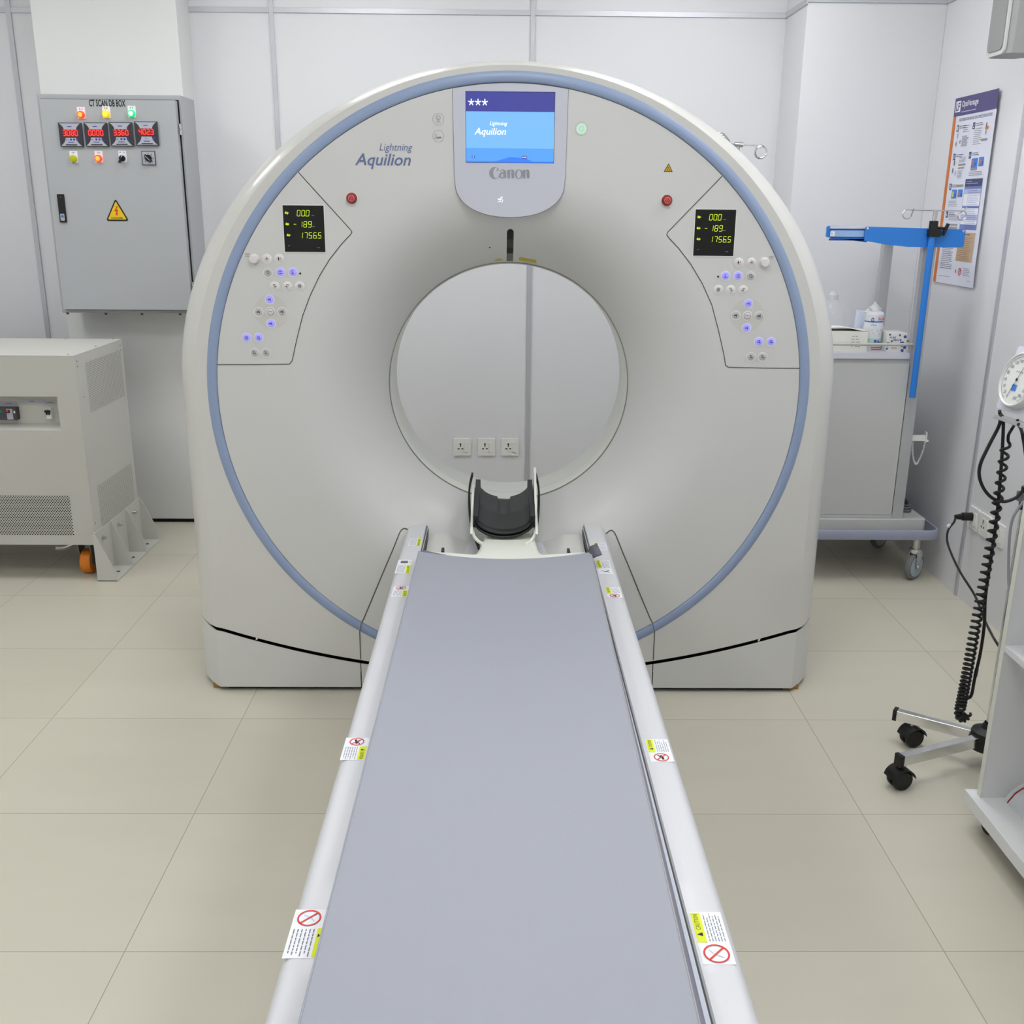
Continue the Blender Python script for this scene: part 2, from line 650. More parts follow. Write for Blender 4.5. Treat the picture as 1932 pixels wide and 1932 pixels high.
def socket(fr, label, group, k):
    # fr origin at the plate centre, n out of the wall
    t = thing('wall_socket', fr.o, label, 'socket', group)
    b = MB()
    b.prism(rrect(-.043, .043, -.043, .043, .004), fr, 0.0, 0.008, WHITE)
    b.build('cover_plate', t, bevel=0.0015)
    b = MB()
    b.prism(rrect(-.026, .010, -.024, .026, .003), fr, 0.008, 0.0095, WHITE)
    for (x, y, w, h) in ((-.008, .014, .0035, .006), (-.0175, -.008, .005, .003), (.0015, -.008, .005, .003)):
        b.rect(x - w, x + w, y - h, y + h, fr, 0.0099, INKB)
    b.disc(-.008, .004, .003, fr, 0.0099, INKB, 10)
    b.build('outlet', t)
    b = MB()
    b.prism(rrect(.013, .030, -.024, .026, .003), fr, 0.008, 0.0125, WHITE)
    b.build('switch', t, bevel=0.001)
    return t


for k, (px, lb) in enumerate(((872, 'white wall socket seen through the bore, leftmost of the three'),
                              (918, 'white wall socket seen through the bore, middle of the three'),
                              (962, 'white wall socket seen through the bore, nearest the aluminium joint strip'))):
    p = aty(px, 843, YB)
    socket(XZ(p.x, YB, p.z), lb, 'wall sockets seen through the bore', k)
for k, (yy, lb) in enumerate(((3.768, 'white socket on the right wall with a black plug in it'),
                              (3.672, 'white socket on the right wall behind the coiled hose, middle of three'),
                              (3.566, 'white socket on the right wall closest to the white shelf cart'))):
    socket(WR(XR, yy, 0.347), lb, 'sockets low on the right wall', k)

# ================================================================== GANTRY
X0, ZG = 0.0275, 0.964
YG = 2.967
GR0, GR1, GDEP, GEXP = 0.375, 0.64, 0.193, 2.3
RI, RO = 0.858, 0.889


def faceY(x, z):
    r = hypot(x - X0, z - ZG)
    if r >= GR1:
        return YG
    r = max(r, GR0)
    return YG + GDEP * ((GR1 - r) / (GR1 - GR0)) ** GEXP


class FaceFr:
    def __call__(s, a, b, c=0.0):
        return Vector((a, faceY(a, b) - c, b))


FF = FaceFr()


def at_face(px, py):
    Y = YG
    for _ in range(8):
        p = aty(px, py, Y)
        Y = faceY(p.x, p.z)
    return p.x, p.z


def slot_z(x):
    u = abs(x)
    if u < 0.9:
        return 0.068 + 0.184 * u * u
    return 0.068 + 0.184 * .81 + (u - 0.9) * 0.22


def outline(a, b_, ztop, bottom, N1=64, N2=14, N3=80):
    pts = []
    for i in range(N1):
        x = -a + 2 * a * i / N1
        pts.append((x, bottom(x)))
    zb = bottom(a)
    for i in range(N2):
        pts.append((a, zb + (ZG - zb) * i / N2))
    for i in range(N3):
        t = pi * i / N3
        pts.append((a * cos(t), ZG + b_ * sin(t)))
    for i in range(N2):
        pts.append((-a, ZG + (zb - ZG) * i / N2))
    return pts


gantry = thing('ct_gantry', (X0, 3.4, 0), 'large white ring-shaped scanner gantry with a round bore and slate blue accent ring', 'scanner')
OF = outline(0.921, 0.903, 0, slot_z)
NO = len(OF)


def clampR(i, r):
    x, z = OF[i]
    R = hypot(x, z - ZG)
    rr = min(r, R * 0.9995)
    return (x / R * rr, (z - ZG) / R * rr + ZG)


def ringpts(r, y=None):
    out = []
    for i in range(NO):
        x, z = clampR(i, r)
        yy = faceY(x + X0, z) if y is None else y
        out.append((x + X0, yy, z))
    return out


# inner face
rads = [GR0 + (GR1 - GR0) * k / 24 for k in range(25)] + [0.70, 0.78, RI]
b = MB()
b.loops([ringpts(r) for r in rads], GANT)
front = b.build('front_cover', gantry, angle=50)
# accent ring, slightly recessed groove either side
b = MB()
b.loops([ringpts(RI, YG), ringpts(RI + 0.001, YG + 0.004)], SEAM)
b.loops([ringpts(RI + 0.001, YG + 0.004), ringpts(RI + 0.002, YG - 0.001), ringpts(RI + 0.008, YG - 0.004), ringpts((RI + RO) / 2, YG - 0.005), ringpts(RO - 0.006, YG - 0.003), ringpts(RO, YG + 0.001)], RING)
b.build('accent_ring', gantry, angle=60)
# outer shell
steps = [(0.0, 0.0), (0.12, 0.30), (0.3, 0.52), (0.55, 0.74), (0.8, 0.90), (1.0, 1.0)]
L = [ringpts(RO, YG + 0.001), [(x + X0, YG, z) for x, z in OF]]


def lerp_outline(a, bb, y):
    return [(x + X0, y, z) for x, z in outline(a, bb, 0, slot_z)]


for tY, tA in steps[1:]:
    L.append(lerp_outline(0.921 + (0.988 - 0.921) * tA, 0.903 + (0.924 - 0.903) * tA, YG + 0.088 * tY))
L.append(lerp_outline(0.992, 0.929, 3.2))
L.append(lerp_outline(0.992, 0.929, 3.78))
L.append(lerp_outline(0.975, 0.91, 3.84))
L.append(lerp_outline(0.93, 0.87, 3.86))
b = MB()
b.loops(L, GANTS)
b.build('outer_shell', gantry, angle=28)
# rear cover with flared bore
OR_ = [(x / 0.93 * 0.93, z) for x, z in outline(0.93, 0.87, 0, slot_z)]
rl = []
for rr, yy in ((None, 3.86), (0.68, 3.86), (0.62, 3.80), (0.5, 3.55), (0.42, 3.42), (0.376, 3.36)):
    ring_ = []
    for i in range(NO):
        x, z = OR_[i]
        R = hypot(x, z - ZG)
        q = R if rr is None else rr
        ring_.append((x / R * q + X0, yy, (z - ZG) / R * q + ZG))
    rl.append(ring_)
b = MB()
b.loops(rl, GANTS)
b.build('rear_cover', gantry, angle=40)
# bore liner with lip
FB = Fr((X0, 0, ZG), (1, 0, 0), (0, 0, 1))
b = MB()
n_ = 120
b.lathe([(0.3755, -3.159), (0.3745, -3.1575), (0.3725, -3.1575), (0.3725, -3.165)], FB, SEAML, n_)
b.lathe([(0.3725, -3.162), (0.3695, -3.169), (0.3695, -3.23)], FB, LINER, n_)
b.lathe([(0.3695, -3.23), (0.3715, -3.231), (0.3715, -3.234), (0.3705, -3.235)], FB, SEAML, n_)
b.lathe([(0.3705, -3.235), (0.3705, -3.36), (0.376, -3.36)], FB, LINER, n_)
b.build('bore_liner', gantry, angle=50)
# black chassis behind the vent gap
b = MB()
b.box(X0 - 0.90, X0 + 0.90, 3.03, 3.80, 0.03, 0.24, VOID)
b.box(X0 - 0.965, X0 + 0.965, 3.10, 3.80, 0.03, 0.28, VOID)
for s_ in (-1, 1):
    b.prism([(X0 + s_ * .88, 2.99), (X0 + s_ * .912, 2.99), (X0 + s_ * .968, 3.062), (X0 + s_ * .972, 3.4), (X0 + s_ * .88, 3.4)][::s_], XY(), 0.05, 0.29, VOID)
b.build('inner_chassis', gantry)
# base covers (left, centre, right)


def base_piece(xa, xb, name):
    b = MB()
    N = 24
    xs = [xa + (xb - xa) * i / N for i in range(N + 1)]
    prof = []
    for x in xs:
        prof.append((x, slot_z(x) - 0.0125))
    fr = [(x + X0, YG - 0.002, z) for x, z in prof]
    fb = [(x + X0, YG - 0.002, 0.014) for x, z in prof]
    bk = [(x + X0, YG + 0.004, z - 0.03) for x, z in prof]
    tp = [(x + X0, YG + 0.003, z) for x, z in prof]
    b.loops([fb, fr, tp, bk], GANT, closed=False)
    for s_ in ((-1,) if xa < -0.9 else ()) + ((1,) if xb > 0.9 else ()):
        X1 = s_ * 0.921
        X2 = s_ * 0.992
        z1 = slot_z(X1) - 0.0125
        z2 = slot_z(X2) - 0.0115
        v = [(X1 + X0, YG - 0.002, 0.014), (X1 + X0, YG - 0.002, z1), (X1 + X0 + s_ * 0.03, YG + 0.028, 0.014), (X1 + X0 + s_ * 0.03, YG + 0.028, slot_z(X1 + s_ * .03) - .0125),
             (X2 + X0, YG + 0.088, 0.014), (X2 + X0, YG + 0.088, z2), (X2 + X0, 3.80, 0.014), (X2 + X0, 3.80, z2)]
        f = [(0, 1, 3, 2), (2, 3, 5, 4), (4, 5, 7, 6)]
        b.add(v, f, GANT)
        # lip along the top of the corner
        v2 = [v[1], v[3], v[5], v[7]]
        v3 = [(p[0] - s_ * 0.004, p[1] + 0.003, p[2] - .001) for p in v2]
        b.loops([v2, v3], GANT, closed=False)
        # closing wall behind
    b.build(name, gantry, angle=30)


base_piece(-0.921, -0.4700, 'base_cover')
base_piece(-0.4670, 0.4670, 'base_cover')
base_piece(0.4700, 0.921, 'base_cover')
for s_ in (-1, 1):
    b = MB()
    xx = X0 + s_ * 0.80
    zz = slot_z(0.80)
    b.add([(xx, YG + 0.004, zz - 0.010), (xx + 0.006, YG + 0.004, zz - 0.010), (xx + 0.010, YG + 0.004, zz + 0.004), (xx + 0.004, YG + 0.004, zz + 0.004)], [(0, 1, 2, 3)], WHITE)
    b.build('gap_clip', gantry)
    b = MB()
    xx = X0 + s_ * 0.93
    b.prism([(xx - .02, 2.985), (xx + .02, 2.985), (xx + .03, 3.03), (xx - .02, 3.03)], XY(), 0.0005, 0.016, BRASS)
    b.build('wedge', gantry, label='small brown wedge under the corner of the base')
b = MB()
b.box(X0 - 0.90, X0 + 0.90, 2.985, 3.78, 0.0005, 0.02, VOID)
b.build('base_foot', gantry)

# seams of the lower centre panel


def dense(q, k=8):
    out = []
    for i in range(len(q) - 1):
        for j in range(k):
            t = j / k
            out.append((q[i][0] + (q[i + 1][0] - q[i][0]) * t, q[i][1] + (q[i + 1][1] - q[i][1]) * t))
    return out + [q[-1]]


for s_, pts in ((-1, [(776, 1004), (770, 999), (763, 996.5), (758, 999), (754, 1005), (742, 1035), (727, 1070), (706, 1120), (686, 1168)]),
                (1, [(1143, 1007), (1149, 1002), (1154, 1000), (1159, 1004), (1163, 1012), (1174, 1040), (1188, 1073), (1207, 1120), (1226, 1165)])):
    b = MB()
    q = [at_face(*p) for p in pts] + [(X0 + s_ * 0.4600, ZG - sqrt(0.8575 ** 2 - 0.46 ** 2))]
    b.line(dense(q), 0.0034, FF, 0.0012, SEAM)
    za = ZG - sqrt(0.859 ** 2 - 0.46 ** 2)
    zb = ZG - sqrt(0.889 ** 2 - 0.468 ** 2)
    b.line([(X0 + s_ * 0.460, za), (X0 + s_ * 0.468, zb)], 0.0022, FF, 0.0060, SEAM)
    b.line([(X0 + s_ * 0.468, zb), (X0 + s_ * 0.4685, 0.112)], 0.0030, FF, 0.0012, SEAM)
    b.build('panel_seam', gantry)

# control panels
CT = {'W': BTNW, 'G': BTNG, 'B': BTNB, 'C': BTNW}


def glyph(b, kind, r, fr, d):
    w = r * 0.13
    if kind == 'walk':
        b.line([(-r * .1, r * .5), (0, r * .15), (-r * .05, -r * .1)], w, fr, d, INK)
        b.line([(0, -r * .05), (-r * .35, -r * .35)], w, fr, d, INK)
        b.line([(0, -r * .05), (r * .25, -r * .4)], w, fr, d, INK)
        b.line([(-r * .4, 0), (r * .35, r * .1)], w, fr, d, INK)
    elif kind == 'man':
        b.disc(-r * .2, r * .32, r * .12, fr, d, INKB, 8)
        b.poly([(-r * .42, 0), (-r * .2, -r * .55), (r * .02, 0), (-r * .2, r * .3)], fr, d, INKB)
        b.text('?', r * .15, r * .45, -r * .25, r * .25, fr, d, INKR)
    elif kind == 'rot':
        b.ring(0, 0, r * .28, r * .42, fr, d, INKB, 14, 1.0, -2.2, 2.2)
        b.line([(-r * .4, r * .35), (-r * .4, 0), (-r * .1, 0)], w, fr, d, INKB)
    elif kind == 'cross':
        b.line([(-r * .5, r * .2), (r * .5, r * .2)], w, fr, d, NAVY)
        b.line([(-r * .5, -r * .3), (r * .5, -r * .3)], w, fr, d, NAVY)
        b.line([(0, r * .5), (0, 0)], w, fr, d, NAVY)
        b.line([(0, -r * .15), (0, -r * .5)], w, fr, d, NAVY)
    elif kind == 'set':
        b.ring(0, r * .15, r * .22, r * .34, fr, d, NAVY, 14, 1.0, 0.5, 5.2)
        b.line([(-r * .5, -r * .4), (r * .5, -r * .4)], w, fr, d, NAVY)
        b.line([(0, -r * .2), (-r * .3, -r * .4)], w, fr, d, NAVY)
    elif kind == 'tilt':
        b.ring(-r * .1, r * .1, r * .25, r * .36, fr, d, INKB, 12, 1.0, 0.3, 3.3)
        b.line([(0, -r * .5), (0, r * .1)], w, fr, d, INKB)
        b.line([(0, -r * .1), (r * .45, -r * .1)], w, fr, d, INKB)
    elif kind == 'tiltr':
        b.line([(-r * .1, -r * .5), (-r * .1, r * .4), (r * .3, r * .4), (r * .3, r * .1)], w, fr, d, INKB)
        b.line([(-r * .5, -r * .1), (-r * .1, -r * .1)], w, fr, d, INKB)
    elif kind == 'sun':
        b.ring(0, 0, r * .18, r * .3, fr, d, INKB, 12)
        for k in range(8):
            t = pi * k / 4
            b.line([(r * .35 * cos(t), r * .35 * sin(t)), (r * .5 * cos(t), r * .5 * sin(t))], w, fr, d, INKB)
    elif kind == 'home':
        b.ring(0, 0, r * .82, r * .92, fr, d, INK, 24)
        b.line([(-r * .5, 0), (-r * .15, 0)], w, fr, d, INK)
        b.line([(r * .15, 0), (r * .5, 0)], w, fr, d, INK)
        b.disc(0, 0, r * .12, fr, d, INKR, 8)
    elif kind in ('up', 'dn', 'lf', 'rt'):
        c = NAVY if kind in ('up', 'dn') else INKB
        b.line([(r * .2, r * .4), (r * .2, -r * .45)], w, fr, d, c)
        b.line([(-r * .5, -r * .1), (r * .3, -r * .1)], w * 1.3, fr, d, c)
        b.line([(-r * .1, r * .3), (-r * .1, -r * .1)], w, fr, d, c)
        b.line([(-r * .5, r * .1), (-r * .35, -r * .1)], w, fr, d, c)
    elif kind in ('bi', 'bo'):
        b.ring(-r * .15, 0, r * .18, r * .3, fr, d, NAVY, 10, 1.0, 0.5, 4.0)
        b.line([(r * .15, -r * .4), (r * .15, r * .4)], w * 1.2, fr, d, NAVY)
        b.line([(-r * .4, -r * .3), (r * .45, -r * .3)], w, fr, d, NAVY)
    elif kind == 'bed':
        b.poly([(-r * .4, -r * .35), (r * .45, -r * .35), (r * .3, 0), (-r * .2, -r * .05)], fr, d, INK)
        b.line([(-r * .3, r * .1), (r * .1, r * .3)], w, fr, d, INKB)
        b.disc(-r * .25, r * .35, r * .1, fr, d, INKB, 8)
    elif kind == 'stop':
        b.ring(0, 0, r * .5, r * .6, fr, d, INKRL, 20)
        b.line([(-r * .4, r * .28), (r * .4, r * .28), (0, -r * .42)], w * .8, fr, d, INKRL, True)
        b.line([(0, -r * .05), (0, r * .2)], w * .8, fr, d, INKRL)


INKRL = mat('ink_pink', (222, 150, 150), 0.5)

BL = [(480, 488.5, 'K', ''), (504.2, 487.6, 'W', 'walk'), (527.4, 487.6, 'W', 'man'), (505.7, 513.8, 'G', 'rot'), (529.4, 513.3, 'B', 'cross'), (552.9, 513.3, 'B', 'set'),
      (519, 539.3, 'W', 'tilt'), (542.6, 539.3, 'W', 'tiltr'), (566, 539.3, 'W', 'sun'), (509.2, 564.6, 'B', 'up'), (488.3, 588, 'G', 'lf'), (510.7, 587.8, 'C', 'home'),
      (532.5, 587.8, 'G', 'rt'), (511.8, 610, 'B', 'dn'), (465.7, 636.6, 'B', 'bi'), (488.5, 636.6, 'B', 'bo'), (480.7, 665, 'G', 'bed'), (502.2, 665, 'G', 'bed')]
BR = [(1442, 495, 'K', ''), (1418, 494.6, 'W', 'walk'), (1394, 494.6, 'W', 'man'), (1416, 520.7, 'G', 'rot'), (1392.4, 520, 'B', 'cross'), (1368.7, 520, 'B', 'set'),
      (1402.3, 546.5, 'W', 'tiltr'), (1378.6, 546.2, 'W', 'tilt'), (1355.2, 545.7, 'W', 'sun'), (1412, 572.3, 'B', 'up'), (1388, 594.4, 'G', 'lf'), (1409.8, 595, 'C', 'home'),
      (1432.2, 595.5, 'G', 'rt'), (1408.5, 618.3, 'B', 'dn'), (1431.4, 644, 'B', 'bi'), (1454.5, 644, 'B', 'bo'), (1416.8, 672.7, 'G', 'bed'), (1438.6, 672.7, 'G', 'bed')]
OUTL = [(562, 324), (600, 366), (640, 410), (661, 433), (664, 438), (661, 443), (645, 460), (622, 489), (603, 520), (585, 558), (571, 596), (560, 640), (551, 681), (546, 687), (480, 688), (409, 688)]
OUTR = [(1363, 332), (1330, 366), (1290, 407), (1260, 438), (1258, 443), (1262, 449), (1280, 468), (1303, 498), (1325, 535), (1343, 575), (1356, 625), (1366, 670), (1369, 689), (1374, 693), (1440, 694.5), (1510, 695)]
for side, out, btn, disp, ctr in (('left', OUTL, BL, (535, 609, 392.5, 471), (511, 588)), ('right', OUTR, BR, (1312, 1386, 399.5, 479), (1410, 595))):
    q = [at_face(*p) for p in out]
    b = MB()
    cx, cz = at_face(*ctr)
    # thin plate with its dark joint
    a0 = atan2(q[0][1] - ZG, q[0][0] - X0)
    a1 = atan2(q[-1][1] - ZG, q[-1][0] - X0)
    arc = [(X0 + 0.8575 * cos(a1 + (a0 - a1) * i / 24), ZG + 0.8575 * sin(a1 + (a0 - a1) * i / 24)) for i in range(25)]
    b.line(dense(q), 0.0028, FF, 0.0008, SEAM)
    q2 = [(p[0] + (0.002 if side == 'right' else -0.002), p[1] - 0.001) for p in q]
    b.line(dense(q2), 0.0018, FF, 0.0006, WHITE)
    b.disc(cx, cz, 0.048, FF, 0.0006, mat('pad_grey', (206, 205, 200), 0.4), 40)
    dp = at_face(566.6, 516) if side == 'left' else at_face(1354.7, 521.8)
    b.disc(dp[0], dp[1], 0.0030, FF, 0.001, INKB, 12)
    kp = at_face(467, 481) if side == 'left' else at_face(1455, 486)
    b.line([(kp[0] - .006, kp[1] - .004), (kp[0] + .006, kp[1] - .004), (kp[0] + .006, kp[1] + .004), (kp[0] - .006, kp[1] + .004)], 0.001, FF, 0.001, INK, True)
    b.line([(kp[0] - .004, kp[1]), (kp[0] + .003, kp[1])], 0.0015, FF, 0.001, INK)
    cp = b.build('control_panel', gantry, label='%s control panel with numeric display and round buttons' % side)
    # display
    x0, x1, y0, y1 = disp
    mid = at_face((x0 + x1) / 2 + (2 if side == 'left' else -1), (y0 + y1) / 2)
    hw, hh = 0.0572, 0.0632
    fr = XZ(mid[0], YG, mid[1])
    b = MB()
    b.prism([(-hw - .002, -hh - .002), (hw + .002, -hh - .002), (hw + .002, hh + .002), (-hw - .002, hh + .002)], fr, 0.0, 0.0015, WHITE)
    b.rect(-hw, hw, -hh, hh, fr, 0.0019, DISP)
    for row, (tx, off) in enumerate((('00.0', -0.016), ('- 189', -0.030), ('1756.5', -0.010))):
        zz = 0.0345 - row * 0.030
        if row == 1:
            digits(b, '-', -0.030, zz, 0.0155, fr, 0.0024, LCDG, 0.0125, 0.12, 0.085)
            digits(b, '189', -0.014, zz, 0.0155, fr, 0.0024, LCDG, 0.0130, 0.12, 0.085)
        elif row == 0:
            digits(b, '00.0', -0.018, zz, 0.0155, fr, 0.0024, LCDG, 0.0125, 0.12, 0.085)
        else:
            digits(b, '1756.5', -0.014, zz, 0.0155, fr, 0.0024, LCDG, 0.0130, 0.12, 0.085)
        gx = -0.052 if row < 2 else -0.050
        zc_ = zz + 0.008
        b.line([(gx, zc_), (gx + .011, zc_)], 0.002, fr, 0.0024, LCDG)
        b.line([(gx + .003, zc_ + .004), (gx + .003, zc_ - .003)], 0.0018, fr, 0.0024, LCDG)
        b.line([(gx + .007, zc_ + .003), (gx + .007, zc_ - .004)], 0.0018, fr, 0.0024, LCDG)
        b.line([(0.022 + (0.018 if row == 2 else 0), zz + .002), (0.030 + (0.018 if row == 2 else 0), zz + .002)], 0.0018, fr, 0.0024, INK)
    b.line([(.034, -hh + .012), (.042, -hh + .012)], 0.0018, fr, 0.0024, INK)
    b.line([(-.047, -hh + .017), (-.042, -hh + .017)], 0.0018, fr, 0.0024, INK)
    b.build('display', cp)
    for (px, py, ty, gl) in btn:
        x, z = at_face(px, py)
        fr = XZ(x, faceY(x, z), z)
        b = MB()
        if ty == 'K':
            b.lathe([(0.0145, 0.0), (0.0135, 0.004), (0.0125, 0.014), (0.0110, 0.017), (0.0, 0.0175)], fr, BTNW, 28)
            b.build('knob', cp)
        else:
            b.ring(0, -.0005, 0.0108, 0.0140, fr, 0.0012, BTNR, 28)
            b.lathe([(0.0118, 0.0010), (0.0112, 0.0022), (0.0100, 0.0030), (0.0, 0.0032)], fr, CT[ty], 28)
            glyph(b, gl, 0.0112, fr, 0.0040)
            b.build('button', cp)

# emergency buttons
for px, py in ((664, 374), (1258, 378)):
    x, z = at_face(px, py)
    fr = XZ(x, faceY(x, z), z)
    b = MB()
    b.lathe([(0.0165, 0.0), (0.0165, 0.0015), (0.0150, 0.003)], fr, BTNR, 28)
    b.lathe([(0.0152, 0.001), (0.0152, 0.006), (0.0135, 0.009)], fr, EMD, 28)
    b.lathe([(0.0135, 0.009), (0.012, 0.012), (0.0, 0.0135)], fr, EMR, 28)
    glyph(b, 'stop', 0.0145, fr, 0.0142)
    b.build('emergency_button', gantry, label='round red emergency stop button')
# green power ring
x, z = at_face(1097, 243)
fr = XZ(x, YG, z)
b = MB()
b.lathe([(0.0170, 0.0), (0.0165, 0.0012), (0.0, 0.0014)], fr, BTNW, 32)
b.ring(0, 0, 0.0165, 0.0172, fr, 0.0014, SEAML, 32)
b.ring(0, 0, 0.0096, 0.0115, fr, 0.0022, GLOWG, 32)
b.disc(0, 0, 0.0025, fr, 0.0022, GLOWG, 12)
b.build('power_button', gantry, label='round button with a glowing green ring')
# breath icons
b = MB()
for k, (px, py) in enumerate(((827, 225), (827, 257))):
    x, z = at_face(px, py)
    fr = XZ(x, YG, z)
    b.ring(0, 0, 0.0150, 0.0158, fr, 0.0010, SEAML, 36)
    if k == 0:
        b.ring(0, .004, 0.0052, 0.0062, fr, 0.0010, INK, 20)
        b.disc(-.002, .005, .001, fr, 0.001, INK, 8)
        b.disc(.002, .005, .001, fr, 0.001, INK, 8)
        b.line([(-.002, .001), (.002, .001)], .0008, fr, .001, INK)
        b.line([(-.003, -.002), (-.005, -.009)], .0008, fr, .001, INK)
        b.line([(.003, -.002), (.005, -.009)], .0008, fr, .001, INK)
        b.line([(-.004, -.005), (.004, -.005)], .0008, fr, .001, INK)
        b.line([(0, -.006), (0, -.011)], .0008, fr, .001, INK)
    else:
        b.line([(-.009, .006), (-.005, .006), (-.005, -.002), (.009, -.002), (.009, -.004), (-.005, -.006), (-.009, -.007)], .0008, fr, .001, INK, True)
        b.line([(-.005, -.004), (.008, -.003)], .0012, fr, .001, INK)
b.build('indicator_icons', gantry)
# printed logo on the left
b = MB()
xa, za = at_face(716, 288)
xb, zb = at_face(778, 271)
b.text('Lightning', xa, xb, za - .001, zb, FF, 0.0008, LOGO, 0.002, 0.25)
xa, za = at_face(670, 319)
xb, zb = at_face(775, 290)
b.text('Aquilion', xa, xb, za, zb, FF, 0.0008, LOGO, 0.014, 0.25)
b.build('lettering', gantry, label='slate blue model lettering beside the screen')
# radiation triangle
x, z = at_face(1261, 317)
fr = XZ(x, YG, z)
b = MB()
b.poly([(-.0125, -.010), (.0125, -.010), (0, .0125)], fr, 0.0008, INKB)
b.poly([(-.0095, -.0084), (.0095, -.0084), (0, .0090)], fr, 0.0012, mat('warning_amber', (206, 168, 40), 0.5))
for k in range(3):
    t = pi / 2 + k * 2 * pi / 3
    b.poly([(.0012 * cos(t), .0012 * sin(t) - .003), (.0050 * cos(t - .45), .0050 * sin(t - .45) - .003), (.0050 * cos(t + .45), .0050 * sin(t + .45) - .003)], fr, 0.0016, INKB)
b.build('warning_label', gantry, label='small amber radiation warning triangle')
# window slot above the bore
b = MB()
pts = []
xs0 = X0 + 0.0005
zt = at_face(961, 432)[1]
zb_ = ZG + GR0 + 0.003
N = 96
wv = 0.0098
v = []
for i in range(N + 1):
    z = zt - (zt - zb_) * i / N
    half = wv
    dz = zt - z
    if dz < wv:
        half = sqrt(max(wv ** 2 - (wv - dz) ** 2, 1e-8))
    v.append((half, z))
bands = [(0, 30, BLACK), (30, 54, mat('slot_metal_dark', (70, 68, 66), 0.3, 0.5)), (54, 72, BLACK), (72, 96, mat('slot_metal', (120, 116, 112), 0.3, 0.5))]
for i0, i1, mm in bands:
    b.loops([[FF(xs0 - h, z, 0.0007), FF(xs0 + h, z, 0.0007)] for h, z in v[i0:i1 + 1]], mm, closed=False)
b.build('laser_window', gantry, label='dark vertical laser window above the bore')
b = MB()
xm, zm = at_face(924, 467)
b.disc(xm, zm, 0.0075, FF, 0.0006, GANTS, 16)
b.disc(xm, zm, 0.0022, FF, 0.0010, INKB, 10)
b.build('microphone', gantry, label='tiny round microphone hole')
b = MB()
b.add([FF(xs0 + .027, ZG + .381, .0008), FF(xs0 + .080, ZG + .3725, .0008), FF(xs0 + .080, ZG + .382, .0008), FF(xs0 + .027, ZG + .391, .0008)], [(0, 1, 2, 3)], mat('laser_sticker_yellow', (196, 178, 60), 0.5))
b.build('laser_sticker', gantry, label='yellow oblong laser sticker on the bore edge')
b = MB()
b.add([FF(xs0 - .050, ZG + .378, .0008), FF(xs0 - .018, ZG + .381, .0008), FF(xs0 - .033, ZG + .388, .0008)], [(0, 1, 2)], mat('laser_sticker_yellow', (196, 178, 60), 0.5))
b.build('laser_sticker', gantry, label='yellow triangular laser sticker on the bore edge')

# screen module
sx0, sx1 = -0.132, 0.1815
ztop = 1.824
fr = XZ(0, YG, 0)
cxs = (sx0 + sx1) / 2
pl = []
for i in range(13):
    x = sx1 - (sx1 - sx0) * i / 12
    pl.append((x, ZG + sqrt(0.8565 ** 2 - (x - X0) ** 2)))
pl += [(sx0 + .001, 1.70), (sx0 + .003, 1.58), (sx0 + .005, 1.562)]
hwid = (sx1 - sx0) / 2 - .005
for i in range(1, 25):
    t = pi + pi * i / 25
    ex = abs(cos(t)) ** 0.9 * (1 if cos(t) > 0 else -1)
    pl.append((cxs + hwid * ex, 1.562 - 0.090 * abs(sin(t)) ** 0.95))
pl += [(sx1 - .005, 1.562), (sx1 - .003, 1.58), (sx1 - .001, 1.70)]
pl = pl[::-1]
b = MB()
b.prism(pl, fr, -0.085, 0.0035, SCRP)
b.line(pl, 0.003, fr, 0.0009, SEAML, True)
sm = b.build('screen_module', gantry, bevel=0.0015, label='pale lilac screen plate with a rounded bottom')
b = MB()
A0, A1, B0, B1 = -0.0965, 0.1455, 1.617, 1.798
b.rect(A0 - .001, A1 + .001, B0 - .001, B1 + .0015, fr, 0.0040, DISP)
hN = 0.0495
b.rect(A0, A1, B1 - hN, B1, fr, 0.0044, SCR1)
b.rect(A0, A1, B0 + .037, B1 - hN, fr, 0.0044, SCR2)
b.rect(A0, A1, B0, B0 + .037, fr, 0.0044, SCR3)
b.poly([(A0 + .07, B0), (A1 - .05, B0), (A1 - .08, B0 + .012), (A0 + .12, B0 + .014)], fr, 0.0048, SCR4)
b.rect(A0, A1, B0, B0 + .003, fr, 0.0050, SCR4)
for k in range(3):
    cx = A0 + 0.0145 + k * 0.0185
    cz = B1 - 0.0265
    for j in range(5):
        t = pi / 2 + j * 2 * pi / 5
        b.line([(cx, cz), (cx + .0082 * cos(t), cz + .0088 * sin(t))], .0026, fr, 0.0050 + j * .0001, SCRT)
b.text('Lightning', A0 + .065, A0 + .113, B0 + .0935, B0 + .106, fr, 0.0052, SCRT, 0.0, 0.25)
b.text('Aquilion', A0 + .023, A0 + .110, B0 + .066, B0 + .0895, fr, 0.0052, SCRT, 0.006, 0.25)
b.rect(A0 + .016, A0 + .024, B0 + .011, B0 + .017, fr, 0.0052, SCR1)
b.text('ID', A0 + .018, A0 + .022, B0 + .0125, B0 + .0155, fr, 0.0056, SCRT, .02)
b.rect(A0 + .154, A0 + .168, B0 + .0105, B0 + .0175, fr, 0.0052, SCR1)
b.text('DOB', A0 + .1555, A0 + .1665, B0 + .0125, B0 + .0155, fr, 0.0056, SCRT, .02)
b.build('screen', sm, label='lit blue display screen')
# maker's name in high-contrast serif letters
b = MB()


def P(px, py):
    p = aty(px, py, YG - .004)
    return p.x, p.z


c0 = P(924, 336.5)
c1 = P(999, 317)
cw = c1[0] - c0[0]
chh = c1[1] - c0[1]


def cc(u, v_):
    return c0[0] + u * cw, c0[1] + v_ * chh


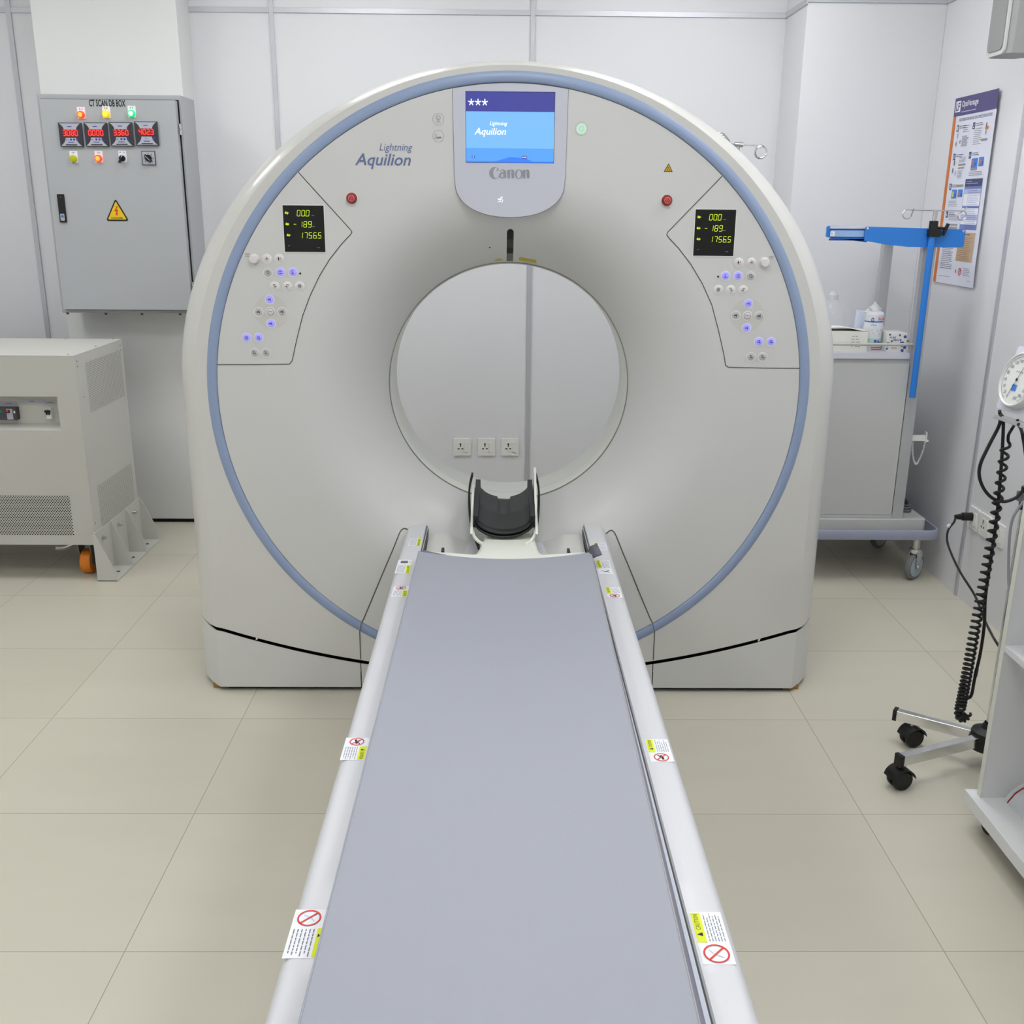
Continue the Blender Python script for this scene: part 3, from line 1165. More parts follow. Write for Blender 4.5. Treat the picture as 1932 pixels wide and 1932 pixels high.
def blob(u, v_, ro, ri, sh, a0=0, a1=2 * pi, rx=1.0):
    # stroke between an outer ellipse and a shifted inner ellipse: thick sides, thin top
    n = 26
    vs = []
    for i in range(n + 1):
        t = a0 + (a1 - a0) * i / n
        p = cc(u, v_)
        vs.append(fr(p[0] + ro * rx * cos(t), p[1] + ro * sin(t), 0.0042))
        vs.append(fr(p[0] + sh + ri * rx * 0.62 * cos(t), p[1] + ri * sin(t), 0.0042))
    b.add(vs, [(2 * i, 2 * i + 2, 2 * i + 3, 2 * i + 1) for i in range(n)], CANON)


blob(0.125, 0.50, 0.0158, 0.0140, 0.0040, 0.75, 5.65, 0.95)
p = cc(0.185, 0.80)
b.poly([(p[0] - .002, p[1] - .004), (p[0] + .004, p[1] - .001), (p[0] + .004, p[1] + .005), (p[0], p[1] + .003)], fr, 0.0046, CANON)


def stem(u, v0, v1, w=0.0068):
    p0 = cc(u, v0)
    p1 = cc(u, v1)
    b.poly([(p0[0], p0[1]), (p0[0] + w, p0[1]), (p1[0] + w, p1[1]), (p1[0] - .0016, p1[1] - .0012)], fr, 0.0044, CANON)


def arch(u0, u1, top):
    p0 = cc(u0, top)
    p1 = cc(u1, top)
    cx = (p0[0] + p1[0]) / 2
    hw_ = (p1[0] - p0[0]) / 2
    n = 14
    vs = []
    for i in range(n + 1):
        t = pi * i / n
        vs += [fr(cx + hw_ * cos(t), p0[1] + .0070 * sin(t), .0048), fr(cx + (hw_ - .0062 * (cos(t) > 0) * cos(t) - .0016) * cos(t), p0[1] + .0048 * sin(t), .0048)]
    b.add(vs, [(2 * i, 2 * i + 2, 2 * i + 3, 2 * i + 1) for i in range(n)], CANON)


stem(0.350, 0.04, 0.60)
arch(0.255, 0.408, 0.60)
blob(0.305, 0.27, 0.0080, 0.0052, 0.0012, 0, 2 * pi, 1.0)
for u in (0.450, 0.835):
    stem(u, 0.03, 0.83)
    stem(u + 0.105, 0.03, 0.61)
    arch(u + 0.045, u + 0.163, 0.61)
blob(0.735, 0.42, 0.0125, 0.0106, 0.0, 0, 2 * pi, 0.90)
b.build('lettering', sm, label='grey maker name below the screen')
x, z = P(944, 377)
b = MB()
for pts in ([(-.006, .000), (.000, .003), (.003, .008)], [(.002, .003), (.007, -.001), (.004, -.008)], [(.002, -.003), (-.007, -.006)], [(.001, .000), (-.007, .003)]):
    b.line([(x + q[0], z + q[1]) for q in pts], .0014, fr, 0.0045, SCRT)
b.disc(x + .005, z + .007, .0015, fr, .0045, SCRT, 8)
b.build('status_icon', sm)

# ================================================================== PATIENT TABLE
TX = 0.0195
ZT = 0.55
TY0 = 0.30
table = thing('patient_table', (TX, 1.6, 0), 'long white patient couch running from the camera into the scanner bore', 'patient table')


def rail_sec(s_):
    # cross-section in (x,z), outer edge rounded
    xi = TX + s_ * 0.2445
    xo = TX + s_ * 0.3055
    p = [(xi, 0.43), (xi, ZT - .003), (xi + s_ * .003, ZT)]
    for i in range(9):
        t = pi / 2 * i / 8
        p.append((xo - s_ * .018 + s_ * .018 * sin(t), ZT - .020 + .020 * cos(t)))
    p += [(xo, 0.46), (xo - s_ * .02, 0.43)]
    return p


for s_ in (-1, 1):
    sec = rail_sec(s_)
    b = MB()
    L = []
    for y in (TY0, 1.0, 2.0, 2.9, 3.035):
        L.append([(x, y, z) for x, z in sec])
    b.loops(L, RAIL)
    b.add(L[0], [list(range(len(sec)))], RAIL)
    b.build('side_rail', table, angle=30)
    b = MB()
    xs = TX + s_ * 0.2430
    b.box(xs - .0012, xs + .0012, TY0, 3.0, ZT - .02, ZT - .0005, mat('slot_dark', (60, 62, 62), 0.5))
    xs = TX + s_ * 0.2405
    b.box(xs - .0012, xs + .0012, TY0, 3.0, ZT - .02, ZT - .001, ALU)
    xs = TX + s_ * 0.2385
    b.box(xs - .001, xs + .001, TY0, 2.98, ZT - .02, ZT - .003, mat('slot_dark', (60, 62, 62), 0.5))
    b.build('slide_track', table)
# body and pedestal
b = MB()
b.box(TX - .236, TX + .236, TY0 + .02, 3.0, 0.42, 0.50, RAIL)
b.build('table_frame', table, bevel=.01)
b = MB()
b.box(TX - .19, TX + .19, 1.25, 2.955, 0.03, 0.42, RAIL)
b.box(TX - .21, TX + .21, 1.15, 2.955, 0.001, 0.07, mat('pedestal_grey', (150, 150, 150), 0.5))
b.build('pedestal', table, bevel=.008)
# sliding cradle, concave
ZE, ZM = 0.566, 0.545


def cz_(u, edge=ZE, mid=ZM):
    return mid + (edge - mid) * abs(u) ** 2.0


b = MB()


def cradle(u, v_):
    y = TY0 + .02 + (2.618 - TY0 - .02) * v_
    uu = 2 * u - 1
    return (TX + uu * 0.236, y, cz_(uu))


b.grid(cradle, 24, 4, mat('cradle_top', (206, 212, 224), 0.3))
b.build('cradle', table, solid=0.008)
# well behind the cradle with the two small slots
b = MB()


def well(u, v_):
    x = TX - .236 + .472 * u
    y = 2.70 + .29 * v_
    z = 0.515 + 0.012 * v_ - 0.05 * max(0, sin(pi * min(max((u - .12) / .76, 0), 1)))
    return (x, y, z)


b.grid(well, 32, 6, GANTS)
for s_ in (-1, 1):
    b.box(TX + s_ * .185 - .004, TX + s_ * .185 + .004, 2.80, 2.835, 0.520, 0.534, BLACK)
    b.box(TX + s_ * .205 - .018, TX + s_ * .205 + .018, 2.78, 2.99, 0.50, 0.523, GANTS)
b.build('well_cover', table, angle=40)


def words(b, a0, a1, bb, fr, d, m, w, seed):
    rnd = random.Random(seed)
    a = a0
    while a < a1 - .002:
        l = rnd.uniform(.004, .011)
        e = min(a + l, a1)
        b.line([(a, bb), (e, bb)], w, fr, d, m)
        a = e + .0018


def caution(b, fr, L_, W_, kind, seed, thin=False, word=True):
    """fr: u along the text, v across; the sticker is L_ long and W_ wide; text runs along u."""
    b.rect(-L_ / 2, L_ / 2, -W_ / 2, W_ / 2, fr, 0.0004, STK)
    # picture area at the low-u end
    tl = L_ * (0.62 if kind else 1.0)
    t0 = L_ / 2 - tl
    yh = W_ * (.12 if thin else .30)
    b.rect(t0 + .002, L_ / 2 - .002, W_ / 2 - yh - .001, W_ / 2 - .001, fr, 0.0007, YEL)
    if word and not thin:
        b.text('CAUTION', t0 + tl * .42, L_ / 2 - tl * .08, W_ / 2 - yh * .78, W_ / 2 - yh * .28, fr, 0.0010, mat('ink_olive', (110, 116, 20), 0.5))
    b.poly([(t0 + tl * .22, W_ / 2 - yh * .82), (t0 + tl * .34, W_ / 2 - yh * .82), (t0 + tl * .28, W_ / 2 - yh * .2)], fr, 0.0010, INKB)
    n = 6
    room = W_ - yh - .006
    for i in range(n):
        bb = W_ / 2 - yh - .003 - room * (i + .5) / n
        words(b, t0 + .004, L_ / 2 - .003 - (.006 if i % 2 else 0), bb, fr, 0.0008, INK, room / n * .28, seed + i)


def noentry(b, a, c, r, fr, figure=True):
    b.ring(a, c, r * .86, r, fr, 0.0012, INKR, 32)
    if figure:
        b.poly([(a - r * .55, c - r * .35), (a + r * .1, c - r * .25), (a + r * .5, c - r * .1), (a + r * .5, c + r * .15), (a - r * .1, c + .0), (a - r * .6, c - r * .05)], fr, 0.0009, INKB)
        b.line([(a - r * .4, c + r * .4), (a + r * .1, c + r * .1), (a + r * .6, c + r * .45)], r * .16, fr, 0.0009, INKB)
    else:
        b.line([(a - r * .4, c - r * .5), (a - r * .1, c + r * .1), (a + r * .4, c + r * .5)], r * .07, fr, 0.0009, mat('ink_pale', (196, 198, 206), 0.6))
    b.line([(a - r * .62, c + r * .62), (a + r * .62, c - r * .62)], r * .14, fr, 0.0014, INKR)


def sticker(px, py, L_, W_, left, kind, seed, thin=False):
    """placed on the rail top; left: text reads along -Y, right: along +Y"""
    p = atz(px, py, ZT)
    if left:
        fr = Fr((p.x, p.y, ZT), (0, -1, 0), (1, 0, 0))     # yellow edge towards the mat
    else:
        fr = Fr((p.x, p.y, ZT), (0, 1, 0), (-1, 0, 0))
    b = MB()
    if kind == 'none':
        caution(b, fr, L_, W_, False, seed, thin)
    else:
        caution(b, fr, L_, W_, True, seed, thin)
        r = min(W_ * .40, L_ * .17)
        if kind == 'hand':
            a = -L_ * .32
            b.line([(a - .008, -.012), (a + .004, .006), (a + .004, .012)], .003, fr, .0009, INK)
            b.line([(a - .004, .002), (a + .008, -.010)], .003, fr, .0009, INKB)
        elif kind == 'box':
            b.prism(rrect(-L_ * .40, -L_ * .24, -.012, .008, .003), fr, .0004, .0009, mat('ink_mid', (100, 102, 108), 0.5))
            b.line([(-L_ * .32, .013), (-L_ * .32, .019)], .003, fr, .0009, mat('ink_mid', (100, 102, 108), 0.5))
        else:
            noentry(b, -L_ * .31, 0, r, fr, kind == 'fig')
    b.build('caution_sticker', table, label='white and yellow caution sticker')


sticker(783, 1023, 0.075, 0.036, True, 'none', 1)
sticker(762, 1069, 0.112, 0.040, True, 'box', 11)
sticker(755, 1116, 0.075, 0.040, True, 'fig', 21)
sticker(670, 1413, 0.080, 0.044, True, 'fig', 31)
sticker(576, 1761, 0.097, 0.044, True, 'no', 41, True)
sticker(1133, 1031, 0.070, 0.036, False, 'none', 51)
sticker(1140, 1070, 0.112, 0.038, False, 'hand', 61)
sticker(1158, 1118, 0.075, 0.038, False, 'fig', 71)
sticker(1244, 1416, 0.080, 0.042, False, 'fig', 81)
sticker(1343, 1769, 0.103, 0.044, False, 'no', 91)

# ------------------------------------------------------------------ mat
mat_top = thing('table_mat', (TX, 1.6, 0.56), 'long smooth blue-grey vinyl mat lying on the patient couch', 'mat')
ME_, MM_ = 0.5845, 0.563
Y0m, Y1m = TY0 + .03, 2.655
NU, NV = 30, 120


def mat_edges(y):
    t = (y - 0.94) / (2.65 - 0.94)
    xl = -0.2305 + 0.008 * t
    xr = 0.2385 + 0.0165 * t
    return xl, xr


def mat_pt(u, v_, top=True):
    y = Y0m + (Y1m - Y0m) * v_
    xl, xr = mat_edges(y)
    x = xl + (xr - xl) * u
    uu = (x - TX) / 0.236
    z = MM_ + (ME_ - MM_) * abs(uu) ** 2
    if top:
        # gentle folds near the camera end, right half
        w = 0
        for (fx, fy, ang, amp, wd) in ((.12, 1.13, .35, .0026, .013), (.16, 1.24, .42, .0022, .012), (.08, 1.00, .28, .0022, .014), (.15, 1.45, .5, .0012, .012)):
            d = (y - fy) - (x - fx) * ang
            w += amp * math.exp(-(d / wd) ** 2) * math.exp(-((x - fx) / .08) ** 2)
        z += w
    else:
        z -= 0.012
    return (x, y, z)


b = MB()
b.grid(lambda u, v_: mat_pt(u, v_), NU, NV, MATG)
b.loops([[mat_pt(0, j / NV) for j in range(NV + 1)], [mat_pt(0, j / NV, False) for j in range(NV + 1)]][::-1], MATG, closed=False)
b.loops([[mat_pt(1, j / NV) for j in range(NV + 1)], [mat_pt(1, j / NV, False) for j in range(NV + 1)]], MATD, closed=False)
b.loops([[mat_pt(i / NU, 1) for i in range(NU + 1)], [mat_pt(i / NU, 1, False) for i in range(NU + 1)]][::-1], MATG, closed=False)
b.loops([[mat_pt(i / NU, 0) for i in range(NU + 1)], [mat_pt(i / NU, 0, False) for i in range(NU + 1)]], MATG, closed=False)
b.build('mat_cover', mat_top, angle=50)
b = MB()
b.tube([mat_pt(1, j / 60) for j in range(61)], 0.0013, mat('mat_piping', (170, 168, 170), 0.6), 6)
b.tube([mat_pt(0, j / 60) for j in range(61)], 0.0013, MATG, 6)
b.build('piping', mat_top)
b = MB()  # dark grey strip along the right edge, wider towards the camera
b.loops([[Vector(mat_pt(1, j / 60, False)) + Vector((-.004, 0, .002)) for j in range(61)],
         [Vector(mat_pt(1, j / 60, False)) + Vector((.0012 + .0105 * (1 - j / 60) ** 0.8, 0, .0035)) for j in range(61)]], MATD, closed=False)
b.build('edge_strip', mat_top, solid=.0012, label='dark grey strip along the right edge of the mat')
# dark grey strap end sticking out on the right, small flap on the left
b = MB()
pA = [atz(1106, 1046, .575), atz(1114, 1055, .575), atz(1136, 1046, .60), atz(1127, 1026, .60)]
c_ = [p.copy() for p in pA]
b.loops([[c_[0], c_[1]], [(c_[0] + c_[3]) / 2 + Vector((-.004, .004, .006)), (c_[1] + c_[2]) / 2 + Vector((.003, -.004, .004))], [c_[3], c_[2]]], FABD, closed=False)
b.build('strap_end', mat_top, solid=0.003, label='dark grey strap end')
b = MB()
b.loops([[mat_pt(.01, .999), mat_pt(.12, .999)], [Vector(mat_pt(.03, 1.0)) + Vector((0, .014, -.002)), Vector(mat_pt(.16, 1.0)) + Vector((0, .006, -.003))]], MATD, closed=False)
b.build('corner_flap', mat_top, solid=0.003)

# ------------------------------------------------------------------ head holder
head = thing('head_holder', (X0 - .01, 2.9, 0.56), 'black padded head holder in a white cradle at the head end of the couch', 'head rest')
b = MB()
npts = [(793, 1043), (850, 1043), (890, 1043), (899, 1040), (904, 1033), (912, 1016), (916, 1004), (920, 998), (998, 998), (1006, 1004), (1010, 1018), (1015, 1034), (1020, 1041), (1028, 1044), (1070, 1045), (1112, 1046)]
q = []
for px, py in npts:
    p = atz(px, py, 0.560)
    q.append((p.x, p.y))
q = [(TX - .228, 2.622)] + q + [(TX + .228, 2.622)]
# plate follows the concave cradle
zf = lambda x: 0.5445 + 0.019 * min(abs((x - TX) / .23), 1) ** 2


class PF:
    def __call__(s, a, b_, c=0):
        return Vector((a, b_, zf(a) + c))


# build as strips across x for a smooth concave plate
import bisect
pf = PF()
left = [p for p in q if p[0] < TX][::1]
b = MB()
ys = [2.60, 2.66] + [2.66 + (max(p[1] for p in q) - 2.66) * i / 14 for i in range(1, 15)]


def xs_at(y, pts):
    best = None
    for i in range(len(pts) - 1):
        (xa, ya), (xb, yb) = pts[i], pts[i + 1]
        if (ya - y) * (yb - y) <= 0 and abs(ya - yb) > 1e-6:
            x = xa + (xb - xa) * (y - ya) / (yb - ya)
            best = x if best is None else (max(best, x) if x < TX else min(best, x))
    return best


lp = [p for p in q if p[0] < TX - .02]
rp = [p for p in q if p[0] > TX + .02]
rows = []
ymn = min(lp[1][1], rp[-2][1]) + 0.001
ys = [2.622, ymn - .01, ymn]
ymx = min(max(p[1] for p in lp), max(p[1] for p in rp)) - .001
ys += [ymn + (ymx - ymn) * (i / 18) for i in range(1, 19)]
for y in ys:
    xa = xs_at(y, lp) or -0.2
    xb = xs_at(y, rp) or 0.2
    if y <= ymn - .005:
        xa, xb = TX - .226, TX + .226
    rows.append([(xa + (xb - xa) * i / 16, y, zf(xa + (xb - xa) * i / 16)) for i in range(17)])
b.loops(rows, CRADLE, closed=False)
b.build('support_plate', head, solid=0.010)
# padded trough: front U to rear U
HX = X0 - 0.013


def U(w, zb_, zt_, y, n=24, sq=2.6):
    out = []
    for i in range(n + 1):
        t = -1 + 2 * i / n
        out.append((HX + w * t, y, zb_ + (zt_ - zb_) * abs(t) ** sq))
    return out


def U2(w, zb_, zt_, y, n=24):
    # elliptical bottom with upright sides
    out = []
    for i in range(n + 1):
        a = pi + pi * i / n
        out.append((HX + w * cos(a), y, zt_ + (zt_ - zb_) * sin(a)))
    return out


YA, YC = 2.865, 3.13
NHC = 72
inner = []
for k in range(9):
    t = k / 8
    y = YA + (YC - YA) * t
    inner.append(U2(0.086 - .002 * t, 0.568 + .036 * t ** 1.2, 0.617 + 0.043 * t, y, NHC))
# notch at the rear edge
last = []
for (x, y, z) in inner[-1]:
    d = abs(x - HX)
    yy = y - sqrt(max(0.019 ** 2 - d * d, 0)) * 4.2 if d < 0.019 else y
    last.append((x, yy, z - (y - yy) * .15))
inner[-1] = last
inner = inner[:-1] + [last] if True else inner
# keep rows ordered where the notch bites in
inner.pop(-2)
inner.pop(-2)
inner.pop(-2)
b = MB()
b.loops(inner, DARKF, closed=False)
b.build('cushion', head, solid=0.006, angle=60)
# upright side pads
for s_ in (-1, 1):
    b = MB()
    L = []
    for k in range(9):
        t = k / 8
        y = YA + .004 + (YC - YA - .004) * t
        zt_ = 0.617 + .043 * t
        x = HX + s_ * (0.090 - .002 * t)
        L.append([(x - s_ * .014, y, zt_ - .03), (x - s_ * .013, y, zt_ + .004), (x + s_ * .002, y, zt_ + .005), (x + s_ * .002, y, zt_ - .03)])
    b.loops(L, DARKF)
    b.add(L[0], [(0, 1, 2, 3)], DARKF)
    b.add(L[-1], [(3, 2, 1, 0)], DARKF)
    b.build('side_pad', head, bevel=.0015)
# black shell drawn as the shadow under the cushion, then white shell
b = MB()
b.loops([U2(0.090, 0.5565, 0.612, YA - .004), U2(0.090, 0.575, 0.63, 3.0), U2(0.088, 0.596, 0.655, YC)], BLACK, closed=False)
b.build('cushion_shadow', head, solid=0.004, angle=60)
b = MB()
b.loops([U2(0.092, 0.553, 0.600, YA + .012), U2(0.094, 0.566, 0.615, 3.0), U2(0.094, 0.588, 0.640, YC - .02)], CRADLE, closed=False)
b.build('shell', head, solid=0.005, angle=60)
# white side arms (right one taller)
for s_, top in ((-1, 0.655), (1, 0.712)):
    b = MB()
    pts = [(2.84, .575), (2.87, .595), (2.93, .625), (3.00, .650), (3.06, top - .008), (3.09, top), (3.105, top), (3.115, top - .012), (3.12, .62), (3.05, .60), (2.95, .580), (2.87, .565)]
    fr2 = Fr((HX + s_ * .0965, 0, 0), (0, 1, 0), (0, 0, 1))
    b.prism(pts, fr2, -.0035, .0035, CRADLE)
    b.tube(smooth_path([(HX + s_ * .060, 2.815, .551), (HX + s_ * .078, 2.838, .555), (HX + s_ * .091, 2.860, .568), (HX + s_ * .0965, 2.895, .592)], 5), .0052, CRADLE, 10)
    b.build('side_arm', head, bevel=.002)
# black straps hanging outside
for s_ in (-1, 1):
    b = MB()
    pa = [Vector((HX + s_ * (.100), 3.09, .690)), Vector((HX + s_ * .108, 3.05, .655)), Vector((HX + s_ * .107, 3.0, .61)), Vector((HX + s_ * .099, 2.92, .575)), Vector((HX + s_ * .084, 2.86, .552)), Vector((HX + s_ * .074, 2.83, .535))]
    pa = smooth_path(pa, 5)
    b.loops([[p + Vector((0, -.014, 0)), p + Vector((0, .014, .004))] for p in pa], STRAP, closed=False)
    b.build('strap', head, solid=0.006, label='black fabric strap')

# ================================================================== SWITCH BOX
db = thing('distribution_box', (-1.645, 4.78, 1.03), 'grey steel electrical switch box on the column with meters and lamps', 'electrical box')
b = MB()
b.box(-1.947, -1.346, 4.585, 4.78, 1.033, 1.936, DBG)
b.build('body', db, bevel=.002)
DYF = 4.548
b = MB()
b.box(-1.926, -1.360, DYF, 4.583, 1.050, 1.913, DBG)
door = b.build('door', db, bevel=.003, seg=3)
b = MB()
b.box(-1.930, -1.3555, 4.5785, 4.586, 1.046, 1.917, VOID)
b.build('door_gasket', db)
fr = XZ(0, DYF, 0)


def dp(px, py):
    p = aty(px, py, DYF)
    return p.x, p.z


b = MB()
xa, za = dp(168.5, 201)
xb, zb = dp(236, 188.5)
b.text('CT SCAN DB BOX', xa, xb, za, zb, fr, 0.0006, INKB, 0.03)
b.build('lettering', door)
for px, py, mo, mi, tx in ((153.7, 216.7, LR, LRC, 'L1'), (201, 215.5, LY, LYC, 'L2'), (249, 214.5, LG, LGC, 'L3'), (139.5, 299.5, LYO, LYO, 'OFF'), (186.8, 299.3, LR, LRC, 'ON')):
    x, z = dp(px, py)
    f2 = XZ(x, DYF, z)
    b = MB()
    b.prism(rrect(-.016, .017, -.015, .031, .002), f2, 0.0, 0.001, STK)
    b.text(tx, -.006, .007, .020, .027, f2, 0.0014, INKB)
    b.build('label_plate', door)
    b = MB()
    b.lathe([(0.0150, 0.001), (0.0150, 0.010), (0.0135, 0.014)], f2, mo, 24)
    b.lathe([(0.0135, 0.014), (0.0095, 0.0165)], f2, mo, 24)
    b.lathe([(0.0095, 0.0165), (0.0, 0.018)], f2, mi, 24)
    b.build('pilot_lamp' if tx != 'OFF' else 'push_button', door, label={'L1': 'lit red lamp', 'L2': 'lit yellow lamp', 'L3': 'lit green lamp', 'OFF': 'olive yellow off button', 'ON': 'lit red on button'}[tx])
PG = mat('meter_face', (176, 178, 190), 0.4)
PD = mat('meter_dark', (54, 50, 62), 0.4)
for k, (px, py, tx) in enumerate(((135, 254.5, '3.080'), (182.8, 254.2, '0.000'), (230, 253.6, '3.360'), (277.7, 252.3, '402.3'))):
    x, z = dp(px, py)
    f2 = XZ(x, DYF, z)
    h = .0475
    b = MB()
    b.prism([(-h, -h), (h, -h), (h, h), (-h, h)], f2, 0, .010, mat('meter_bezel', (58, 62, 68), 0.4))
    b.rect(-h + .003, h - .003, -h + .003, h - .003, f2, .0104, PD)

    def hourglass(z0, z1, w0, w1, n=6, inv=False):
        pts = []
        for i in range(n + 1):
            t = i / n
            w = w0 + (w1 - w0) * t ** 2
            pts.append((w, z0 + (z1 - z0) * t))
        return pts + [(-p[0], p[1]) for p in pts[::-1]]
    b.poly(hourglass(.020, h - .003, .026, .044), f2, .0108, PG)
    b.poly([(p[0], p[1]) for p in hourglass(-.012, -h + .003, .022, .044)], f2, .0108, PG)
    b.rect(-.032, .032, -.007, .020, f2, .0112, LEDBK)
    digits(b, tx, -.0295, -.0035, .020, f2, .0117, LEDR, .0165, 0.0, .14)
    b.line([(-.010, .032), (.008, .032)], .003, f2, .0113, NAVY)
    if k < 3:
        b.text('A~', -.021, -.010, -.023, -.015, f2, .0113, INKB)
        for j in range(3):
            b.prism(rrect(-.004 + j * .013, .004 + j * .013, -.023, -.015, .002), f2, .0108, .0114, NAVY)
    else:
        b.text('V~', -.007, .004, -.023, -.015, f2, .0113, INKB)
        b.prism(rrect(.026, .034, -.022, -.012, .002), f2, .0108, .0114, NAVY)
    b.line([(-.014, -.030), (.012, -.030)], .003, f2, .0113, NAVY)
    b.rect(-.024, .024, -.042, -.038, f2, .0113, INKB)
    b.build('panel_meter', door, label='square meter reading %s' % tx)
# rotary switches
x, z = dp(231.5, 299)
f2 = XZ(x, DYF, z)
b = MB()
b.prism(rrect(-.016, .017, -.015, .031, .002), f2, 0.0, 0.001, STK)
b.text('OFF', -.013, -.003, .021, .027, f2, .0014, INKB)
b.text('ON', .004, .012, .021, .027, f2, .0014, INKB)
b.lathe([(.0125, .001), (.0125, .012), (.010, .016), (0, .016)], f2, BLACK, 20)
b.box(-.004, .004, -.020, .012, .012, .022, BLACK, f2.at(0, 0, 0, -0.5))
b.line([(.001, .004), (.006, .011)], .0015, f2, .0225, STK)
b.build('rotary_switch', door, label='small black off-on switch')
x, z = dp(281, 298.3)
f2 = XZ(x, DYF, z)
b = MB()
h = .0285
b.prism([(-h, -h), (h, -h), (h, h), (-h, h)], f2, 0, .004, mat('meter_bezel', (58, 62, 68), 0.4))
b.rect(-h + .003, h - .003, -h + .003, h - .003, f2, .0044, PG)
for j in range(8):
    t = j * pi / 4
    b.line([(.0175 * cos(t), .0175 * sin(t)), (.021 * cos(t), .021 * sin(t))], .003, f2, .0048, INKB)
b.lathe([(.0135, .004), (.0135, .014), (.011, .018), (0, .018)], f2, BLACK, 20)
b.box(-.005, .005, -.020, .015, .014, .024, BLACK, f2.at(0, 0, 0, 0.75))
b.line([(-.008, .008), (.010, -.010)], .0012, f2, .0245, STK)
b.build('selector_switch', door, label='black selector knob on a square plate')
# handle
b = MB()
xa, za = dp(110.5, 368)
xb, zb = dp(124.5, 418)
f2 = XZ((xa + xb) / 2, DYF, (za + zb) / 2)
b.prism(rrect(-.0145, .0145, -.058, .058, .003), f2, 0, .006, BLACK)
b.prism(rrect(-.009, .009, -.051, -.022, .004), f2, .006, .0085, STEEL)
b.disc(0, -.033, .006, f2, .009, PACKB, 14)
b.disc(0, .045, .002, f2, .0065, BRASS, 8)
b.build('handle', door)
# danger triangle
xa, za = dp(200, 417)
xb, _ = dp(244, 417)
_, zt_ = dp(218, 374)
f2 = XZ((xa + xb) / 2, DYF, za)
w_, hh_ = (xb - xa) / 2, zt_ - za


def rtri(w, h, r, z0=0):
    pts = []
    cs = [(-w, z0), (w, z0), (0, z0 + h)]
    for i in range(3):
        p = Vector(cs[i])
        a = (Vector(cs[i - 1]) - p).normalized()
        c = (Vector(cs[(i + 1) % 3]) - p).normalized()
        pts += [tuple(p + a * r), tuple(p + (a + c) * r * .35), tuple(p + c * r)]
    return pts


b = MB()
b.poly(rtri(w_, hh_, .010), f2, .0008, INKB)
b.poly(rtri(w_ * .80, hh_ * .80, .004, hh_ * .07), f2, .0012, mat('danger_yellow', (226, 190, 20), 0.5))
b.poly([(.003, hh_ * .66), (-.009, hh_ * .43), (-.001, hh_ * .43), (-.004, hh_ * .30), (-.008, hh_ * .32), (.001, hh_ * .23), (.005, hh_ * .36), (.002, hh_ * .345), (.008, hh_ * .50), (.000, hh_ * .50), (.008, hh_ * .66)], f2, .0016, INKR)
b.text('DANGER', -w_ * .5, w_ * .5, hh_ * .10, hh_ * .18, f2, .0016, INKB, .01)
b.build('danger_label', door, label='yellow danger triangle with a red bolt')
for z_ in (1.80, 1.15):
    b = MB()
    b.cyl((-1.352, 4.565, z_ + .004), (-1.352, 4.565, z_ + .022), .0075, STEEL, 12)
    b.cyl((-1.352, 4.565, z_ - .022), (-1.352, 4.565, z_ - .004), .0075, STEEL, 12)
    b.cyl((-1.352, 4.568, z_ - .022), (-1.352, 4.568, z_ + .022), .005, STEEL, 10)
    b.build('hinge', db)
b = MB()
for x_ in (-1.93, -1.76, -1.60, -1.43, -1.355):
    b.cyl((x_, 4.60, 1.024), (x_, 4.60, 1.034), .006, mat('screw_dark', (90, 70, 60), 0.5), 8)
b.build('screw_heads', db)

# ================================================================== POWER CABINET
cab = thing('power_cabinet', (-2.2, 4.2, 0), 'low beige steel power cabinet with vents and breakers on orange casters', 'cabinet')
CX1, CY0, CY1, CZ0, CZ1 = -1.661, 3.97, 4.487, 0.152, 0.928
CX0 = -2.80
RX1, RZ0, RZ1 = -1.746, 0.632, 0.768
b = MB()
# front face with a recess: frame pieces around the opening
RX0 = -2.40
fr = XZ(0, CY0, 0)
outer = [(CX0, CZ0), (CX1, CZ0), (CX1, CZ1), (CX0, CZ1)]
b.add([fr(CX0, CZ0), fr(CX1, CZ0), fr(CX1, CZ1), fr(CX0, CZ1), fr(RX0, RZ0), fr(RX1, RZ0), fr(RX1, RZ1), fr(RX0, RZ1)],
      [(0, 1, 5, 4), (1, 2, 6, 5), (2, 3, 7, 6), (3, 0, 4, 7)], CABG)
RD = 0.055
b.add([fr(RX0, RZ0), fr(RX1, RZ0), fr(RX1, RZ1), fr(RX0, RZ1), fr(RX0 + .012, RZ0 + .018, -RD), fr(RX1 - .012, RZ0 + .018, -RD), fr(RX1 - .012, RZ1 - .010, -RD), fr(RX0 + .012, RZ1 - .010, -RD)],
      [(0, 1, 5, 4), (1, 2, 6, 5), (2, 3, 7, 6), (3, 0, 4, 7), (4, 5, 6, 7)], CABG)
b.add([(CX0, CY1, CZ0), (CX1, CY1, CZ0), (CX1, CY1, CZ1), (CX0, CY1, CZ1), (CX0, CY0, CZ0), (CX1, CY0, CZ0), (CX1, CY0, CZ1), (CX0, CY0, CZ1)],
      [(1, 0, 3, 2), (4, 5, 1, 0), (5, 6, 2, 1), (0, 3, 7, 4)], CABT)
b.build('body', cab)
b = MB()
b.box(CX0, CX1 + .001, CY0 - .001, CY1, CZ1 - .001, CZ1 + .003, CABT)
b.build('top_panel', cab, bevel=.0015)
